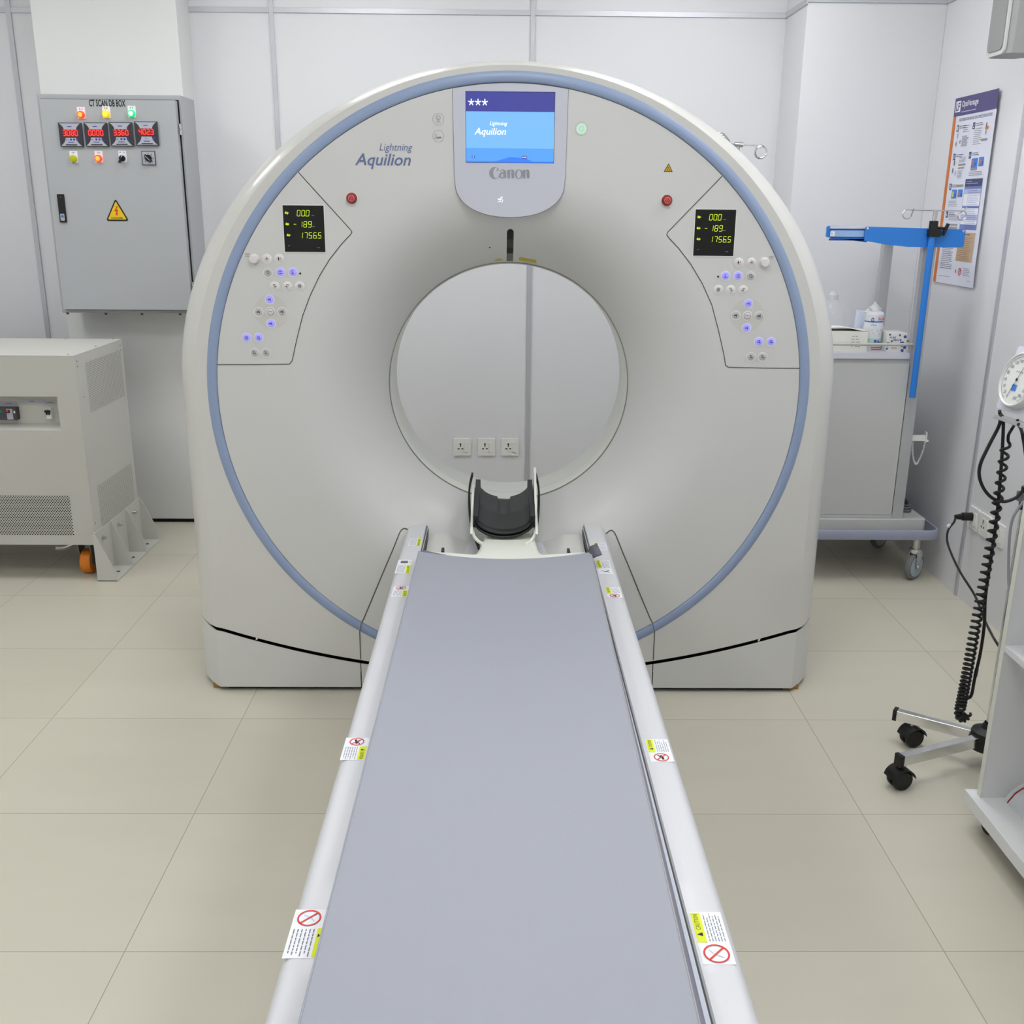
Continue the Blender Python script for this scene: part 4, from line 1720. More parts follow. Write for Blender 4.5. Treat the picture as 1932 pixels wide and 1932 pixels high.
# front vent: staggered round holes (one mesh on the front sheet)
b = MB()
nx = 0
row = 0
z = 0.197
while z < 0.362:
    x = -1.747 - (0.0052 if row % 2 else 0)
    while x > -2.10:
        b.disc(x, z, 0.0028, fr, 0.0005, HOLE, 7)
        x -= 0.0104
    z += 0.0062 * 1.05
    row += 1
b.build('front_vent', cab)
fs_ = Fr((CX1, 0, 0), (0, 1, 0), (0, 0, 1))   # faces +X
for (ya, yb, za, zb) in ((4.072, 4.455, .686, .888), (4.052, 4.450, .206, .380)):
    b = MB()
    z = za
    while z < zb:
        y = ya
        while y < yb:
            b.rect(y, y + .005, z, z + .0022, fs_, .0005, HOLE)
            y += .0115
        z += .0068
    b.build('side_vent', cab)
b = MB()
for (y, z) in ((3.992, .905), (3.992, .885), (4.465, .905), (4.465, .885), (4.02, .76), (3.99, .24)):
    b.disc(y, z, .0035, fs_, .0006, BRKD, 10)
for (x, y) in ((-1.69, 3.985), (-1.69, 4.47), (-1.9, 4.475), (-1.675, 4.23)):
    b.cyl((x, y, CZ1 + .003), (x, y, CZ1 + .006), .004, STEEL, 10)
b.build('screw_heads', cab)
# breakers inside the recess
yR = CY0 + RD - .001
f3 = XZ(0, yR, 0)


def rp_(px, py):
    p = aty(px, py, yR - .012)
    return p.x, p.z


b = MB()
xa, za = rp_(36, 791)
xb, zb = rp_(33, 768)
b.box(xa - .12, xa, yR - .028, yR, za, zb, BRKD)
f4 = XZ(0, yR - .028, 0)
b.rect(xa - .085, xa - .055, zb - .020, zb - .010, f4, .0005, TEAL)
b.rect(xa - .038, xa - .014, za + .002, zb - .004, f4, .001, PG)
b.box(xa - .034, xa - .024, yR - .040, yR - .028, za + .030, zb - .008, BLACK)
b.rect(xa - .033, xa - .025, za + .034, za + .042, f4, .0125, INKR)
b.rect(xa - .010, xa - .004, zb - .022, zb - .012, f4, .001, STK)
b.build('breaker', cab, label='dark main breaker with a red-tipped switch')
b = MB()
xc, zc_ = rp_(94.5, 779)
b.box(xc - .010, xc + .010, yR - .026, yR, zc_ - .021, zc_ + .022, WHITE)
b.box(xc - .011, xc + .009, yR - .038, yR - .026, zc_ + .006, zc_ + .014, BLACK)
b.box(xc - .007, xc - .003, yR - .036, yR - .026, zc_ - .004, zc_ + .008, BLACK)
b.box(xc + .003, xc + .007, yR - .036, yR - .026, zc_ - .004, zc_ + .008, BLACK)
b.rect(xc - .009, xc + .003, zc_ + .015, zc_ + .020, XZ(0, yR - .026, 0), .0006, BLUEL)
b.build('breaker', cab, label='small white double breaker')
b = MB()
for (p1, p2, tx) in (((-2, 766), (32, 758), 'Input/Output'), ((34, 762), (82, 754), 'Output'), ((82, 764), (102, 757), 'Control')):
    xa, za = rp_(*p1)
    xb, zb = rp_(*p2)
    b.rect(xa, xb, za, zb, f3, .0008, PG)
    m_ = (xa + xb) / 2
    hwid_ = min((xb - xa) * .35, .012)
    b.line([(m_ - hwid_, (za + zb) / 2), (m_ + hwid_, (za + zb) / 2)], .0028, f3, .0012, INK)
b.build('name_strips', cab)
# anchor bracket with gussets
b = MB()
b.box(-1.660, -1.655, 3.962, 4.497, .004, .206, CABT)
b.box(-1.660, -1.578, 3.942, 4.492, .0005, .007, CABT)
for y in (3.944, 4.128, 4.308, 4.488):
    f5 = Fr((0, y, 0), (1, 0, 0), (0, 0, 1))
    b.prism([(-1.658, .004), (-1.580, .004), (-1.580, .045), (-1.648, .203), (-1.658, .206)], f5, -.002, .002, CABT)
b.build('anchor_bracket', cab, label='off-white triangular steel floor bracket')
b = MB()
for y in (4.03, 4.21, 4.395):
    b = MB()
    b.cyl((-1.655, y, .165), (-1.643, y, .165), .009, STEEL, 6)
    b.cyl((-1.643, y, .165), (-1.636, y, .165), .005, STEEL, 10)
    b.build('bolt', cab)
    b = MB()
    b.cyl((-1.612, y + .02, .007), (-1.612, y + .02, .0085), .008, BRKD, 10)
    b.build('floor_bolt', cab)
# casters


def caster(par, x, y, r, w, m_wheel, m_fork, ztop, brake=False, face='x'):
    b = MB()
    ax = Vector((1, 0, 0)) if face == 'x' else Vector((0, 1, 0))
    c = Vector((x, y, r))
    f = Fr(c, (0, 1, 0) if face == 'x' else (0, 0, 1), (0, 0, 1) if face == 'x' else (1, 0, 0))
    prof = [(r * .4, -w / 2), (r * .9, -w / 2), (r, -w * .3), (r, w * .3), (r * .9, w / 2), (r * .4, w / 2)]
    b.lathe(prof, f, m_wheel, 28)
    b.lathe([(0, -w * .52), (r * .42, -w * .52), (r * .42, w * .52), (0, w * .52)], f, GREYM, 20)
    wobj = b.build('caster_wheel', par)
    b = MB()
    for s_ in (-1, 1):
        q = c + ax * (s_ * (w / 2 + .004))
        o2 = Vector((0, 1, 0)) if face == 'x' else Vector((1, 0, 0))
        v = [q - o2 * r * .30, q + o2 * r * .30, q + o2 * r * .75 + Vector((0, 0, ztop - r - .006)), q - o2 * r * .75 + Vector((0, 0, ztop - r - .006))]
        vs = [p + ax * .0015 for p in v] + [p - ax * .0015 for p in v]
        b.add(vs, [(0, 1, 2, 3), (7, 6, 5, 4), (0, 4, 5, 1), (1, 5, 6, 2), (2, 6, 7, 3), (3, 7, 4, 0)], m_fork)
    b.box(x - r * .75, x + r * .75, y - r * .75, y + r * .75, ztop - .008, ztop, m_fork)
    b.cyl(c - ax * (w / 2 + .008), c + ax * (w / 2 + .008), r * .13, STEEL, 10)
    if brake:
        b.tube(smooth_path([(x - r * .7, y - .01, ztop - .02), (x - r * 1.6, y - .03, ztop - .035), (x - r * 2.2, y - .045, ztop - .03)], 4), .006, STEEL, 8, flat=2.0)
    b.build('caster_fork', par)


for (x, y, br) in ((-1.735, 4.06, True), (-1.735, 4.40, False), (-2.62, 4.06, True), (-2.62, 4.40, False)):
    caster(cab, x, y, .052, .042, ORANGE, GREYM, CZ0, br)

# ================================================================== IV STAND behind the gantry
iv = thing('iv_stand', (0.948, 4.3, 0), 'steel drip stand hidden behind the scanner, its curled hooks showing above', 'drip stand')
ivx, ivy = 0.951, 4.3
b = MB()
b.cyl((ivx, ivy, .12), (ivx, ivy, 1.742), .007, STEEL, 12)
b.cyl((ivx, ivy, .12), (ivx, ivy, 1.2), .012, STEEL, 14)
b.build('pole', iv)
b = MB()
b.cyl((ivx - .016, ivy, 1.747), (ivx + .018, ivy, 1.745), .0095, STEEL, 12)
b.build('hook_clamp', iv)
b = MB()
hk = [(ivx + .01, ivy, 1.746), (ivx + .085, ivy, 1.742)]
for i in range(27):
    t = pi / 2 - i / 26 * 4.0 * pi
    rr = .026 - .005 * i / 26
    hk.append((ivx + .090 + rr * cos(t), ivy - .014 * i / 26, 1.718 + rr * sin(t)))
b.tube(hk, .0028, STEEL, 7)
b.build('hook', iv)
b = MB()
hk = [(ivx - .01, ivy, 1.746), (ivx - .025, ivy + .02, 1.749), (ivx - .05, ivy + .08, 1.765)]
b.tube(hk, .0028, STEEL, 7)
for i in range(3):
    c = Vector((ivx - .070 + i * .008, ivy + .02, 1.765 - i * .008))
    pts = [c + Vector((.024 * cos(t), 0, .026 * sin(t))) for t in [2.3 - 2.6 * k / 8 for k in range(9)]]
    b.tube(pts, .0025, STEEL, 6)
b.build('hook', iv)
b = MB()
for k in range(5):
    t = 2 * pi * k / 5 + .3
    b.cyl((ivx, ivy, .11), (ivx + .19 * cos(t), ivy + .19 * sin(t), .065), .009, STEEL, 8)
    b.cyl((ivx + .185 * cos(t), ivy + .185 * sin(t), .0), (ivx + .185 * cos(t), ivy + .185 * sin(t), .06), .018, RUB, 10)
b.cyl((ivx, ivy, .09), (ivx, ivy, .14), .025, BLACK, 14)
b.build('base', iv)

# ================================================================== TROLLEY
tro = thing('medical_trolley', (1.42, 4.25, 0), 'grey steel medical trolley with a blue top shelf between scanner and wall', 'trolley')
TX0, TX1, TYF, TYB = 1.25, 1.683, 4.02, 4.50
b = MB()
b.box(TX0, TX1, TYF + .003, TYB, .268, .935, TROL)
b.build('cabinet_body', tro, bevel=.002)
b = MB()
b.box(TX0 + .04, 1.638, TYF, TYF + .01, .285, .915, TROL)
b.build('door', tro, bevel=.0015)
b = MB()
b.prism(rrect(TX0 - .01, 1.630, TYF - .012, TYB, .01), XY(), .934, .956, TROLL)
b.build('counter', tro, bevel=.003)
b = MB()
for s in ((1.632, 1.683, TYF, TYF + .03), (1.638, 1.680, 4.455, 4.49)):
    b = MB()
    b.box(s[0], s[1], s[2], s[3], .268, 1.395, POSTG)
    b.build('post', tro, bevel=.002)
b = MB()
b.tube([(TX0 + .01, TYF - .004, .990), (1.634, TYF - .004, .990)], .0065, mat('rail_satin', (196, 194, 184), .35, .4), 12)
b.tube([(1.655, TYF + .02, .992), (1.655, TYB - .03, .992)], .0048, STEEL, 10)
b.build('guard_rail', tro)
b = MB()
b.prism(rrect(TX0 - .03, 1.777, TYF - .02, TYB + .03, .02), XY(), .208, .268, TROL)
b.build('base_plate', tro, bevel=.003)
b = MB()
path = [(x, y, .211) for x, y in rrect(TX0 - .07, 1.826, TYF - .050, TYB + .06, .045, 6)]
L = []
n_ = len(path)
for i in range(n_):
    p = Vector(path[i])
    t = (Vector(path[(i + 1) % n_]) - Vector(path[i - 1])).normalized()
    nrm = Vector((t.y, -t.x, 0))
    L.append([p + nrm * a + Vector((0, 0, c)) for a, c in ((.004, -.020), (.007, -.012), (.007, .012), (.004, .020), (-.003, .020), (-.003, -.020))])
L.append(L[0])
b.loops(L, BUMPER)
for (x, y) in ((TX0 + .1, TYF - .035), (1.6, TYF - .035)):
    b.box(x - .012, x + .012, y - .014, y + .016, .20, .222, BUMPER)
b.build('bumper', tro, angle=50)
CASTG = mat('caster_tread', (118, 122, 124), 0.5)
for (x, y) in ((1.757, 4.02), (1.757, 4.43), (TX0 + .02, 4.03), (TX0 + .02, 4.43)):
    b = MB()
    c = Vector((x, y, .058))
    f = Fr(c, (.80, .60, 0), (0, 0, 1))
    b.lathe([(.0, -.013), (.044, -.013), (.044, .013), (0, .013)], f, mat('caster_disc', (168, 182, 190), .35), 28)
    b.lathe([(.044, -.011), (.053, -.012), (.058, -.006), (.058, .006), (.053, .012), (.044, .011)], f, CASTG, 28)
    b.build('caster_wheel', tro)
    b = MB()
    b.cyl((x, y + .004, .125), (x, y + .004, .208), .017, STEEL, 16)
    b.cyl((x, y + .004, .118), (x, y + .004, .135), .026, CHROME, 20)
    for s_ in (-1, 1):
        q = f(0, 0, s_ * .018)
        v = [q - f.u * .010 + Vector((0, 0, -.008)), q + f.u * .010 + Vector((0, 0, -.008)), q + f.u * .024 + Vector((0, 0, .066)), q - f.u * .020 + Vector((0, 0, .066))]
        vs = [p + f.n * .0015 for p in v] + [p - f.n * .0015 for p in v]
        b.add(vs, [(0, 1, 2, 3), (7, 6, 5, 4), (0, 4, 5, 1), (1, 5, 6, 2), (2, 6, 7, 3), (3, 7, 4, 0)], CHROME)
    b.cyl(f(0, 0, -.022), f(0, 0, .022), .005, CHROME, 10)
    b.build('caster_fork', tro)
# blue shelf
b = MB()
b.prism([(1.262, 4.018), (1.685, 4.018), (1.685, 4.12), (1.296, 4.12)], XY(), 1.386, 1.392, BLUED)
b.box(1.300, 1.685, 4.114, 4.12, 1.386, 1.420, BLUED)
b.box(1.640, 1.680, 4.10, 4.49, 1.380, 1.395, BLUED)
b.build('top_shelf', tro)
b = MB()
b.prism([(1.256, 1.398), (1.41, 1.380), (1.41, 1.4385), (1.256, 1.4395), (1.252, 1.436), (1.252, 1.402)], XZ(0, 4.018, 0), -.012, 0, BLUE)
b.box(1.262, 1.40, 4.008, 4.02, 1.430, 1.4385, TROLL)
b.box(1.266, 1.395, 4.010, 4.02, 1.400, 1.424, BLUEL)
b.rect(1.263, 1.280, 1.402, 1.420, XZ(0, 4.009, 0), 0, STK)
for i in range(3):
    b.line([(1.264, 1.406 + i * .005), (1.274, 1.407 + i * .005)], .001, XZ(0, 4.0085, 0), 0, INK)
b.build('shelf_front', tro, bevel=.001)
b = MB()
b.prism([(1.392, 1.387), (1.47, 1.374), (1.56, 1.365), (1.772, 1.364), (1.776, 1.368), (1.776, 1.428), (1.772, 1.4315), (1.40, 1.4385), (1.392, 1.436)], XZ(0, 4.0, 0), 0, .006, BLUE)
for (x, z) in ((1.400, 1.431), (1.768, 1.4245)):
    b.lathe([(.0055, .006), (.005, .0085), (0, .009)], XZ(x, 4.0, z), STEEL, 12)
b.build('side_board', tro, bevel=.002)
# drip pole on the trolley
b = MB()
b.cyl((1.645, 3.982, .785), (1.645, 3.982, 1.42), .0125, BLUE, 18)
b.build('drip_pole', tro, label='blue vertical drip pole tube')
b = MB()
b.cyl((1.645, 3.982, 1.405), (1.645, 3.982, 1.462), .0165, BLACK, 18)
b.box(1.628, 1.672, 3.966, 3.998, 1.404, 1.432, BLACK)
b.cyl((1.66, 3.982, 1.437), (1.684, 3.975, 1.435), .005, BLACK, 10)
f2 = Fr((1.688, 3.972, 1.430), (.35, 0, 1), (0, 1, 0))
b.prism([(-.022, -.004), (-.008, -.006), (.008, -.006), (.024, -.005), (.024, .005), (.008, .006), (-.008, .006), (-.022, .004)], f2, -.005, .005, BLACK)
b.build('pole_clamp', tro, bevel=.002)
b = MB()
b.cyl((1.645, 3.982, 1.46), (1.647, 3.982, 1.499), .0085, STEEL, 14)
hk = []
xl_, xr_ = 1.538, 1.750
for i in range(15):
    t = radians(60) - i / 14 * radians(-300)
    hk.append((xl_ + .0155 * cos(t), 3.982, 1.484 + .0175 * sin(t)))
pts = [(xl_ + .020, 3.970, 1.506), (xl_ + .017, 3.974, 1.492)] + [(xl_ + .0165 * cos(-i * .42 - .1), 3.978, 1.485 + .017 * sin(-i * .42 - .1)) for i in range(12)] + [(xl_ + .02, 3.982, 1.5005), (1.645, 3.982, 1.4995), (xr_ - .01, 3.982, 1.499)]
pts += [(xr_ + .017 * cos(1.2 - i * .42), 3.984, 1.482 + .017 * sin(1.2 - i * .42)) for i in range(12)] + [(xr_ + .006, 3.99, 1.500), (xr_ + .02, 3.996, 1.512)]
b.tube(pts, .0022, STEEL, 7)
b.build('hook_bar', tro)
# side hook with chain
b = MB()
b.box(1.683, 1.744, 4.035, 4.05, .596, .618, WHITE)
b.box(1.742, 1.746, 4.03, 4.05, .592, .632, WHITE)
b.box(1.744, 1.756, 4.034, 4.05, .592, .600, WHITE)
b.build('side_hook', tro)
b = MB()
cp_ = smooth_path([(1.690, 4.032, .590), (1.694, 4.028, .545), (1.706, 4.026, .508), (1.718, 4.026, .505), (1.735, 4.030, .55), (1.744, 4.036, .598)], 6)
for i in range(0, len(cp_) - 1, 1):
    c = (cp_[i] + cp_[i + 1]) / 2
    t = (cp_[i + 1] - cp_[i]).normalized()
    u = Vector((0, 1, 0)) if i % 2 else Vector((t.z, 0, -t.x))
    b.tube([c + t * (.0062 * cos(a)) + u * (.0035 * sin(a)) for a in [2 * pi * k / 8 for k in range(8)]], .0010, mat('chain_white', (225, 225, 220), .4), 4, closed=True)
b.build('chain', tro)
b = MB()
for k in range(3):
    b.tube([(1.735 + .035 * cos(a), 4.22 + .12 * sin(a) + .01 * k, .277 + .009 * k) for a in [2 * pi * i / 24 for i in range(24)]], .005, RUBG, 7, closed=True)
tag(b.build('rubber_hose'), 'grey hose coiled on the trolley base beside the wall', 'hose')

# items on the trolley counter, top z=.956
CZ = .956
# clear bottle
f = XY(1.383, 4.27, CZ)
b = MB()
b.lathe([(.0, .002), (.050, .0), (.056, .006), (.056, .120), (.052, .135), (.030, .165), (.019, .176), (.019, .186)], f, CLEAR, 32)
bt = b.build('bottle_body')
b = MB()
bot = thing('plastic_bottle', (1.383, 4.27, CZ), 'large clear plastic bottle standing behind the white carton on the trolley', 'bottle')
bt.parent = bot
bt.matrix_parent_inverse = parent_world(bot).inverted()
b.lathe([(.020, .184), (.020, .205), (.012, .214), (.010, .222), (0, .223)], f, mat('cap_clear', (226, 230, 232), .2, alpha=.55), 24)
b.build('cap', bot)
# white carton
b = MB()
b.box(1.262, 1.468, 4.055, 4.16, CZ, CZ + .080, CARD)
ct = b.build('carton_body', None, bevel=.001)
car = thing('carton', (1.36, 4.1, CZ), 'plain white cardboard carton with a loose lid at the trolley front', 'carton')
ct.parent = car
ct.matrix_parent_inverse = parent_world(car).inverted()
b = MB()
b.grid(lambda u, v_: (1.262 + .207 * u, 4.054 + .108 * v_, CZ + .0815 + .014 * sin(pi * min(u * 1.15, 1)) * (1 - v_ * .3)), 12, 3, CARD)
b.build('lid', car, solid=.0015)
b = MB()
f2 = XZ(0, 4.055, CZ)
for (x, z, l) in ((1.405, .060, .022), (1.402, .049, .030), (1.402, .038, .036), (1.405, .020, .006), (1.42, .020, .02)):
    b.line([(x, z), (x + l * .4, z)], .0022, f2, .0006, INK)
    b.line([(x + l * .55, z), (x + l, z)], .0022, f2, .0006, INK)
b.build('print_marks', car)
# wrapped pack


def pack_r(h):
    return .038


wr = thing('wrapped_wipes_pack', (1.508, 4.12, CZ), 'tall white and blue plastic-wrapped wipes pack with a crumpled top', 'pack')
fP = XY(1.508, 4.12, CZ)
b = MB()
bandsp = [(0, .018, PACK), (.018, .048, PACKG), (.048, .092, PACK), (.092, .112, PACK), (.112, .117, PACKB), (.117, .142, PACK)]
for h0, h1, mm in bandsp:
    b.lathe([(.037 + .0012 * sin(h0 * 90), h0), (.037 + .0012 * sin(h1 * 90), h1)], fP, mm, 28)
b.lathe([(.0, .001), (.037, .0)], fP, PACK, 28)
b.lathe([(.0372, .142), (.034, .150), (.020, .156), (.0, .157)], fP, PACK, 28)
fN = XZ(1.508, 4.081, CZ)
b.text('Q', -.026, -.014, .112, .132, fN, .003, NAVY, .04)
b.text('Soft', .002, .026, .122, .133, fN, .003, INKR, .02)
b.text('Wipes', -.024, -.002, .098, .106, fN, .0015, NAVY)
b.text('84s', -.006, .022, .022, .044, fN, .003, NAVY, .04)
b.line([(-.014, .0065), (.022, .0065)], .005, fN, .0025, INKR)
b.line([(-.018, .0145), (.024, .0145)], .003, fN, .0025, INKB)
for (x, z) in ((-.012, .070), (.004, .080), (.012, .066), (-.004, .060), (.018, .084), (-.018, .082)):
    b.disc(x, z, .0022, fN, .0015, PG, 8)
b.build('wrapper', wr, angle=60)
b = MB()
rnd = random.Random(3)


def crumple(cx, cy, z0, rx, ry, h, sd, m_, nm, par, n=22, rows=7):
    r_ = random.Random(sd)
    bb = MB()
    L = []
    for j in range(rows):
        t = j / (rows - 1)
        sc = (1 - t) ** .5 if t < 1 else 0
        ring_ = []
        for i in range(n):
            a = 2 * pi * i / n
            k = 1 + .22 * sin(a * 3 + j * 1.3 + sd) + r_.uniform(-.12, .12)
            ring_.append((cx + rx * sc * k * cos(a), cy + ry * sc * k * sin(a), z0 + h * t * (1 + .25 * sin(a * 2 + sd) * t)))
        L.append(ring_)
    bb.loops(L, m_)
    return bb.build(nm, par, angle=20)


crumple(1.505, 4.12, CZ + .150, .032, .02, .036, 5, FILM, 'wrapper_tail', wr)
o = crumple(1.560, 4.19, CZ + .002, .028, .025, .098, 9, FILM, 'crumpled_bag', None)
tag(o, 'crumpled white plastic bag behind the tissue box on the trolley', 'bag')
# second tall packet leaning behind
b = MB()
b.add([(1.455, 4.18, CZ + .001), (1.50, 4.18, CZ + .001), (1.505, 4.20, CZ + .145), (1.465, 4.20, CZ + .150), (1.455, 4.21, CZ + .001), (1.50, 4.21, CZ + .001), (1.505, 4.215, CZ + .145), (1.465, 4.215, CZ + .150)],
      [(0, 1, 2, 3), (7, 6, 5, 4), (0, 4, 5, 1), (1, 5, 6, 2), (2, 6, 7, 3), (3, 7, 4, 0)], mat('pack_pale_blue', (214, 222, 240), .4))
tag(b.build('flat_packet', bevel=.003), 'pale blue flat packet leaning behind the wipes pack', 'packet')
# tissue box
tb = thing('tissue_box', (1.59, 4.1, CZ), 'small white tissue box with blue flower print on the trolley', 'tissue box')
b = MB()
b.box(1.545, 1.625, 4.055, 4.15, CZ, CZ + .075, CARD)
b.build('box_body', tb, bevel=.001)
b = MB()
f2 = XZ(1.545, 4.055, CZ)
for (x, z, r) in ((.006, .030, .008), (.062, .031, .010), (.072, .060, .006), (.074, .018, .006), (.066, .005, .006), (.010, .068, .004), (.050, .066, .004), (.020, .042, .004), (.004, .012, .004), (.055, .046, .003)):
    for k in range(5):
        t = 2 * pi * k / 5 + r * 100
        b.disc(x + r * .62 * cos(t), z + r * .62 * sin(t), r * .50, f2, .0006 + k * .00005, NAVY, 8)
b.text('PURE', .010, .036, .053, .060, f2, .0008, NAVY, .02, .2)
b.text('PRINT', .024, .058, .043, .050, f2, .0008, NAVY, .02, .2)
b.text('POP UP', .022, .042, .012, .018, f2, .0008, INKB)
b.build('print_marks', tb)
# files
b = MB()
for k in range(5):
    b.prism([(1.59, 4.15), (1.630, 4.16), (1.628 + .0005 * k, 4.33), (1.600, 4.33)], Fr((0.0, 0, 0), (1, 0, 0), (0, 1, 0)), CZ + .001 + k * .009, CZ + .007 + k * .009, DARKM if k % 2 else RUBG)
tag(b.build('file_stack', bevel=.001), 'dark grey stack of flat metal trays by the post on the trolley', 'tray stack')

# ================================================================== POSTER
po = thing('wall_poster', (1.855, 4.23, 1.21), 'tall instruction poster with purple header and orange edge on the right wall', 'poster')
PW, PH = .385, .728
fp = WR(1.858, 4.420, 1.209)
b = MB()


def bow(u, v_):
    return fp(PW * u, PH * v_, 0.004 + .012 * max(0, (u - .7)) * (1 if v_ > .1 else .3))


b.grid(lambda u, v_: bow(u, v_), 8, 8, POST)
sheet = b.build('paper', po)


class PFr:
    def __call__(s, a, b_, c=0):
        u = a / PW
        return fp(a, b_, 0.004 + .012 * max(0, u - .7) + c)


pf2 = PFr()


def pr(u0, u1, v0, v1, m_, d=.0008):   # v from the top, in fractions
    n = 6
    for i in range(n):
        a0 = u0 + (u1 - u0) * i / n
        a1 = u0 + (u1 - u0) * (i + 1) / n
        b.rect(a0 * PW, a1 * PW, (1 - v1) * PH, (1 - v0) * PH, pf2, d, m_)


b = MB()
pr(0, 1, 0, .097, POSTP)
pr(0, .07, .097, 1, POSTO)
pr(.03, .15, .018, .075, STK, .0012)
b.text('LF', .045 * PW, .135 * PW, (1 - .068) * PH, (1 - .026) * PH, pf2, .0016, POSTP, .03)
b.text('OptiVantage', .18 * PW, .56 * PW, (1 - .062) * PH, (1 - .022) * PH, pf2, .0014, STK, .012)
b.line([(.18 * PW, (1 - .078) * PH), (.52 * PW, (1 - .078) * PH)], .0028, pf2, .0012, POSTL)
b.text('READ OPERATORS MANUAL FOR COMPLETE INSTRUCTIONS', .16 * PW, .92 * PW, (1 - .127) * PH, (1 - .111) * PH, pf2, .0012, POSTN)


def para(u0, u1, v0, v1, n, sd, m_=INK, w=.0014):
    r_ = random.Random(sd)
    for i in range(n):
        v_ = v0 + (v1 - v0) * (i + .5) / n
        e = u1 - r_.uniform(0, .3) * (u1 - u0)
        b.line([(u0 * PW, (1 - v_) * PH), (e * PW, (1 - v_) * PH)], w, pf2, .0012, m_)


for k, (u, v_) in enumerate(((.12, .145), (.50, .145), (.12, .295), (.50, .295), (.12, .455), (.12, .605), (.12, .735))):
    pr(u, u + .05, v_, v_ + .034, POSTN, .0010)
    b.text(str(k + 1), (u + .014) * PW, (u + .036) * PW, (1 - v_ - .028) * PH, (1 - v_ - .006) * PH, pf2, .0014, STK, .02)
    para(u + .07, u + .25, v_ + .003, v_ + .022, 2, 100 + k, POSTN, .0018)
para(.28, .44, .150, .19, 4, 1)
para(.28, .44, .205, .262, 11, 2)
para(.55, .74, .175, .262, 9, 3)
para(.28, .44, .315, .345, 4, 4)
para(.28, .42, .385, .43, 6, 5)
para(.14, .40, .545, .58, 4, 6)
para(.20, .46, .62, .655, 4, 7)
para(.14, .44, .75, .92, 17, 8, INKB, .0014)
para(.55, .90, .395, .42, 3, 9)
for (u0, u1, v0, v1) in ((.28, .44, .352, .362), (.28, .42, .370, .378), (.74, .88, .235, .247), (.30, .46, .462, .474), (.20, .44, .672, .682), (.20, .44, .688, .698), (.20, .42, .704, .712)):
    pr(u0, u1, v0, v1, mat('poster_grey', (150, 150, 156), .5))
    pr(u0 - .015, u0, v0, v1, YEL)
for (u, v_, r, mm) in ((.16, .20, .03, PG), (.15, .245, .025, INK), (.24, .235, .02, INK), (.82, .17, .03, INK), (.82, .20, .035, PG), (.17, .345, .03, INK), (.15, .385, .03, INK), (.22, .40, .025, PG)):
    b.disc(u * PW, (1 - v_) * PH, r * PW * .5, pf2, .0012, mm, 9, r * PW)
pr(.80, .87, .175, .19, POSTO, .0014)
for (u0, u1, v0, v1) in ((.58, .72, .33, .378), (.75, .86, .327, .372), (.20, .32, .488, .535), (.35, .46, .488, .528)):
    pr(u0, u1, v0, v1, POSTB, .0012)
    pr(u0 + .02, u0 + .05, v0 + .01, v1 - .01, POSTO if u0 > .3 else YEL, .0015)
    b.disc((u0 + .09) * PW, (1 - v0 - .03) * PH, .006, pf2, .0015, POSTP, 8)
pr(.575, .725, .378, .392, mat('poster_grey', (150, 150, 156), .5))
# table right
pr(.50, .90, .435, .475, POSTN)
b.line([(.52 * PW, (1 - .448) * PH), (.66 * PW, (1 - .448) * PH)], .002, pf2, .0014, POSTL)
b.line([(.52 * PW, (1 - .458) * PH), (.80 * PW, (1 - .458) * PH)], .002, pf2, .0014, POSTL)
for (v0, v1, mm) in ((.475, .487, POSTM), (.49, .513, POSTL), (.513, .575, STK), (.575, .588, POSTM), (.588, .62, STK), (.62, .65, POSTL), (.65, .672, STK), (.672, .700, POSTM)):
    pr(.50, .90, v0, v1, mm, .0010)
    para(.62, .88, v0 + .002, v1 - .002, max(1, int((v1 - v0) / .009)), int(v0 * 999), POSTM if mm is STK else POSTN, .0012)
for u in (.50, .605, .90):
    b.line([(u * PW, (1 - .435) * PH), (u * PW, (1 - .70) * PH)], .0014, pf2, .0015, POSTM)
pr(.50, .90, .715, .87, POSTT)
b.line([(.52 * PW, (1 - .726) * PH), (.78 * PW, (1 - .726) * PH)], .003, pf2, .0014, mat('poster_maroon', (120, 60, 70), .5))
para(.52, .88, .738, .865, 13, 55, mat('poster_brown', (130, 96, 70), .5), .0013)
b.ring(.64 * PW, (1 - .925) * PH, .011, .0145, pf2, .0014, INKR, 24)
b.line([(.615 * PW, (1 - .937) * PH), (.665 * PW, (1 - .912) * PH)], .0032, pf2, .0016, INKR)
para(.72, .90, .90, .945, 5, 77)
b.disc(.54 * PW, (1 - .925) * PH, .004, pf2, .0012, INK, 8, .008)
para(.14, .5, .957, .963, 1, 78)
para(.85, .93, .965, .972, 1, 79)
b.build('print', sheet)

# ================================================================== SPEAKER
sp = thing('wall_speaker', (1.78, 3.76, 2.0), 'grey box loudspeaker high on the right wall at the frame corner', 'loudspeaker')
b = MB()
poly = [(1.706, 3.838), (1.716, 3.848), (1.80, 3.848), (1.84, 3.80), (1.84, 3.74), (1.80, 3.700), (1.722, 3.700), (1.706, 3.716)]
b.prism([(p[0], p[1]) for p in poly[::-1]], XY(), 2.012, 2.34, SPK)
b.build('case', sp, bevel=.005, seg=3)
b = MB()
fg = WR(1.706, 0, 0)
b.prism(rrect(-3.842, -3.712, 2.012, 2.34, .02), fg, 0, .008, SPKW)
b.build('rim', sp, bevel=.003)
b = MB()
b.prism(rrect(-3.832, -3.722, 2.026, 2.326, .018), fg, .006, .012, SPKG)
b.build('grille', sp, bevel=.002)
b = MB()
for i in range(6):
    z = 2.06 + i * .040
    b.rect(1.755, 1.835, z, z + .0025, XZ(0, 3.6995, 0), 0, SEAM)
b.build('side_ribs', sp)
b = MB()
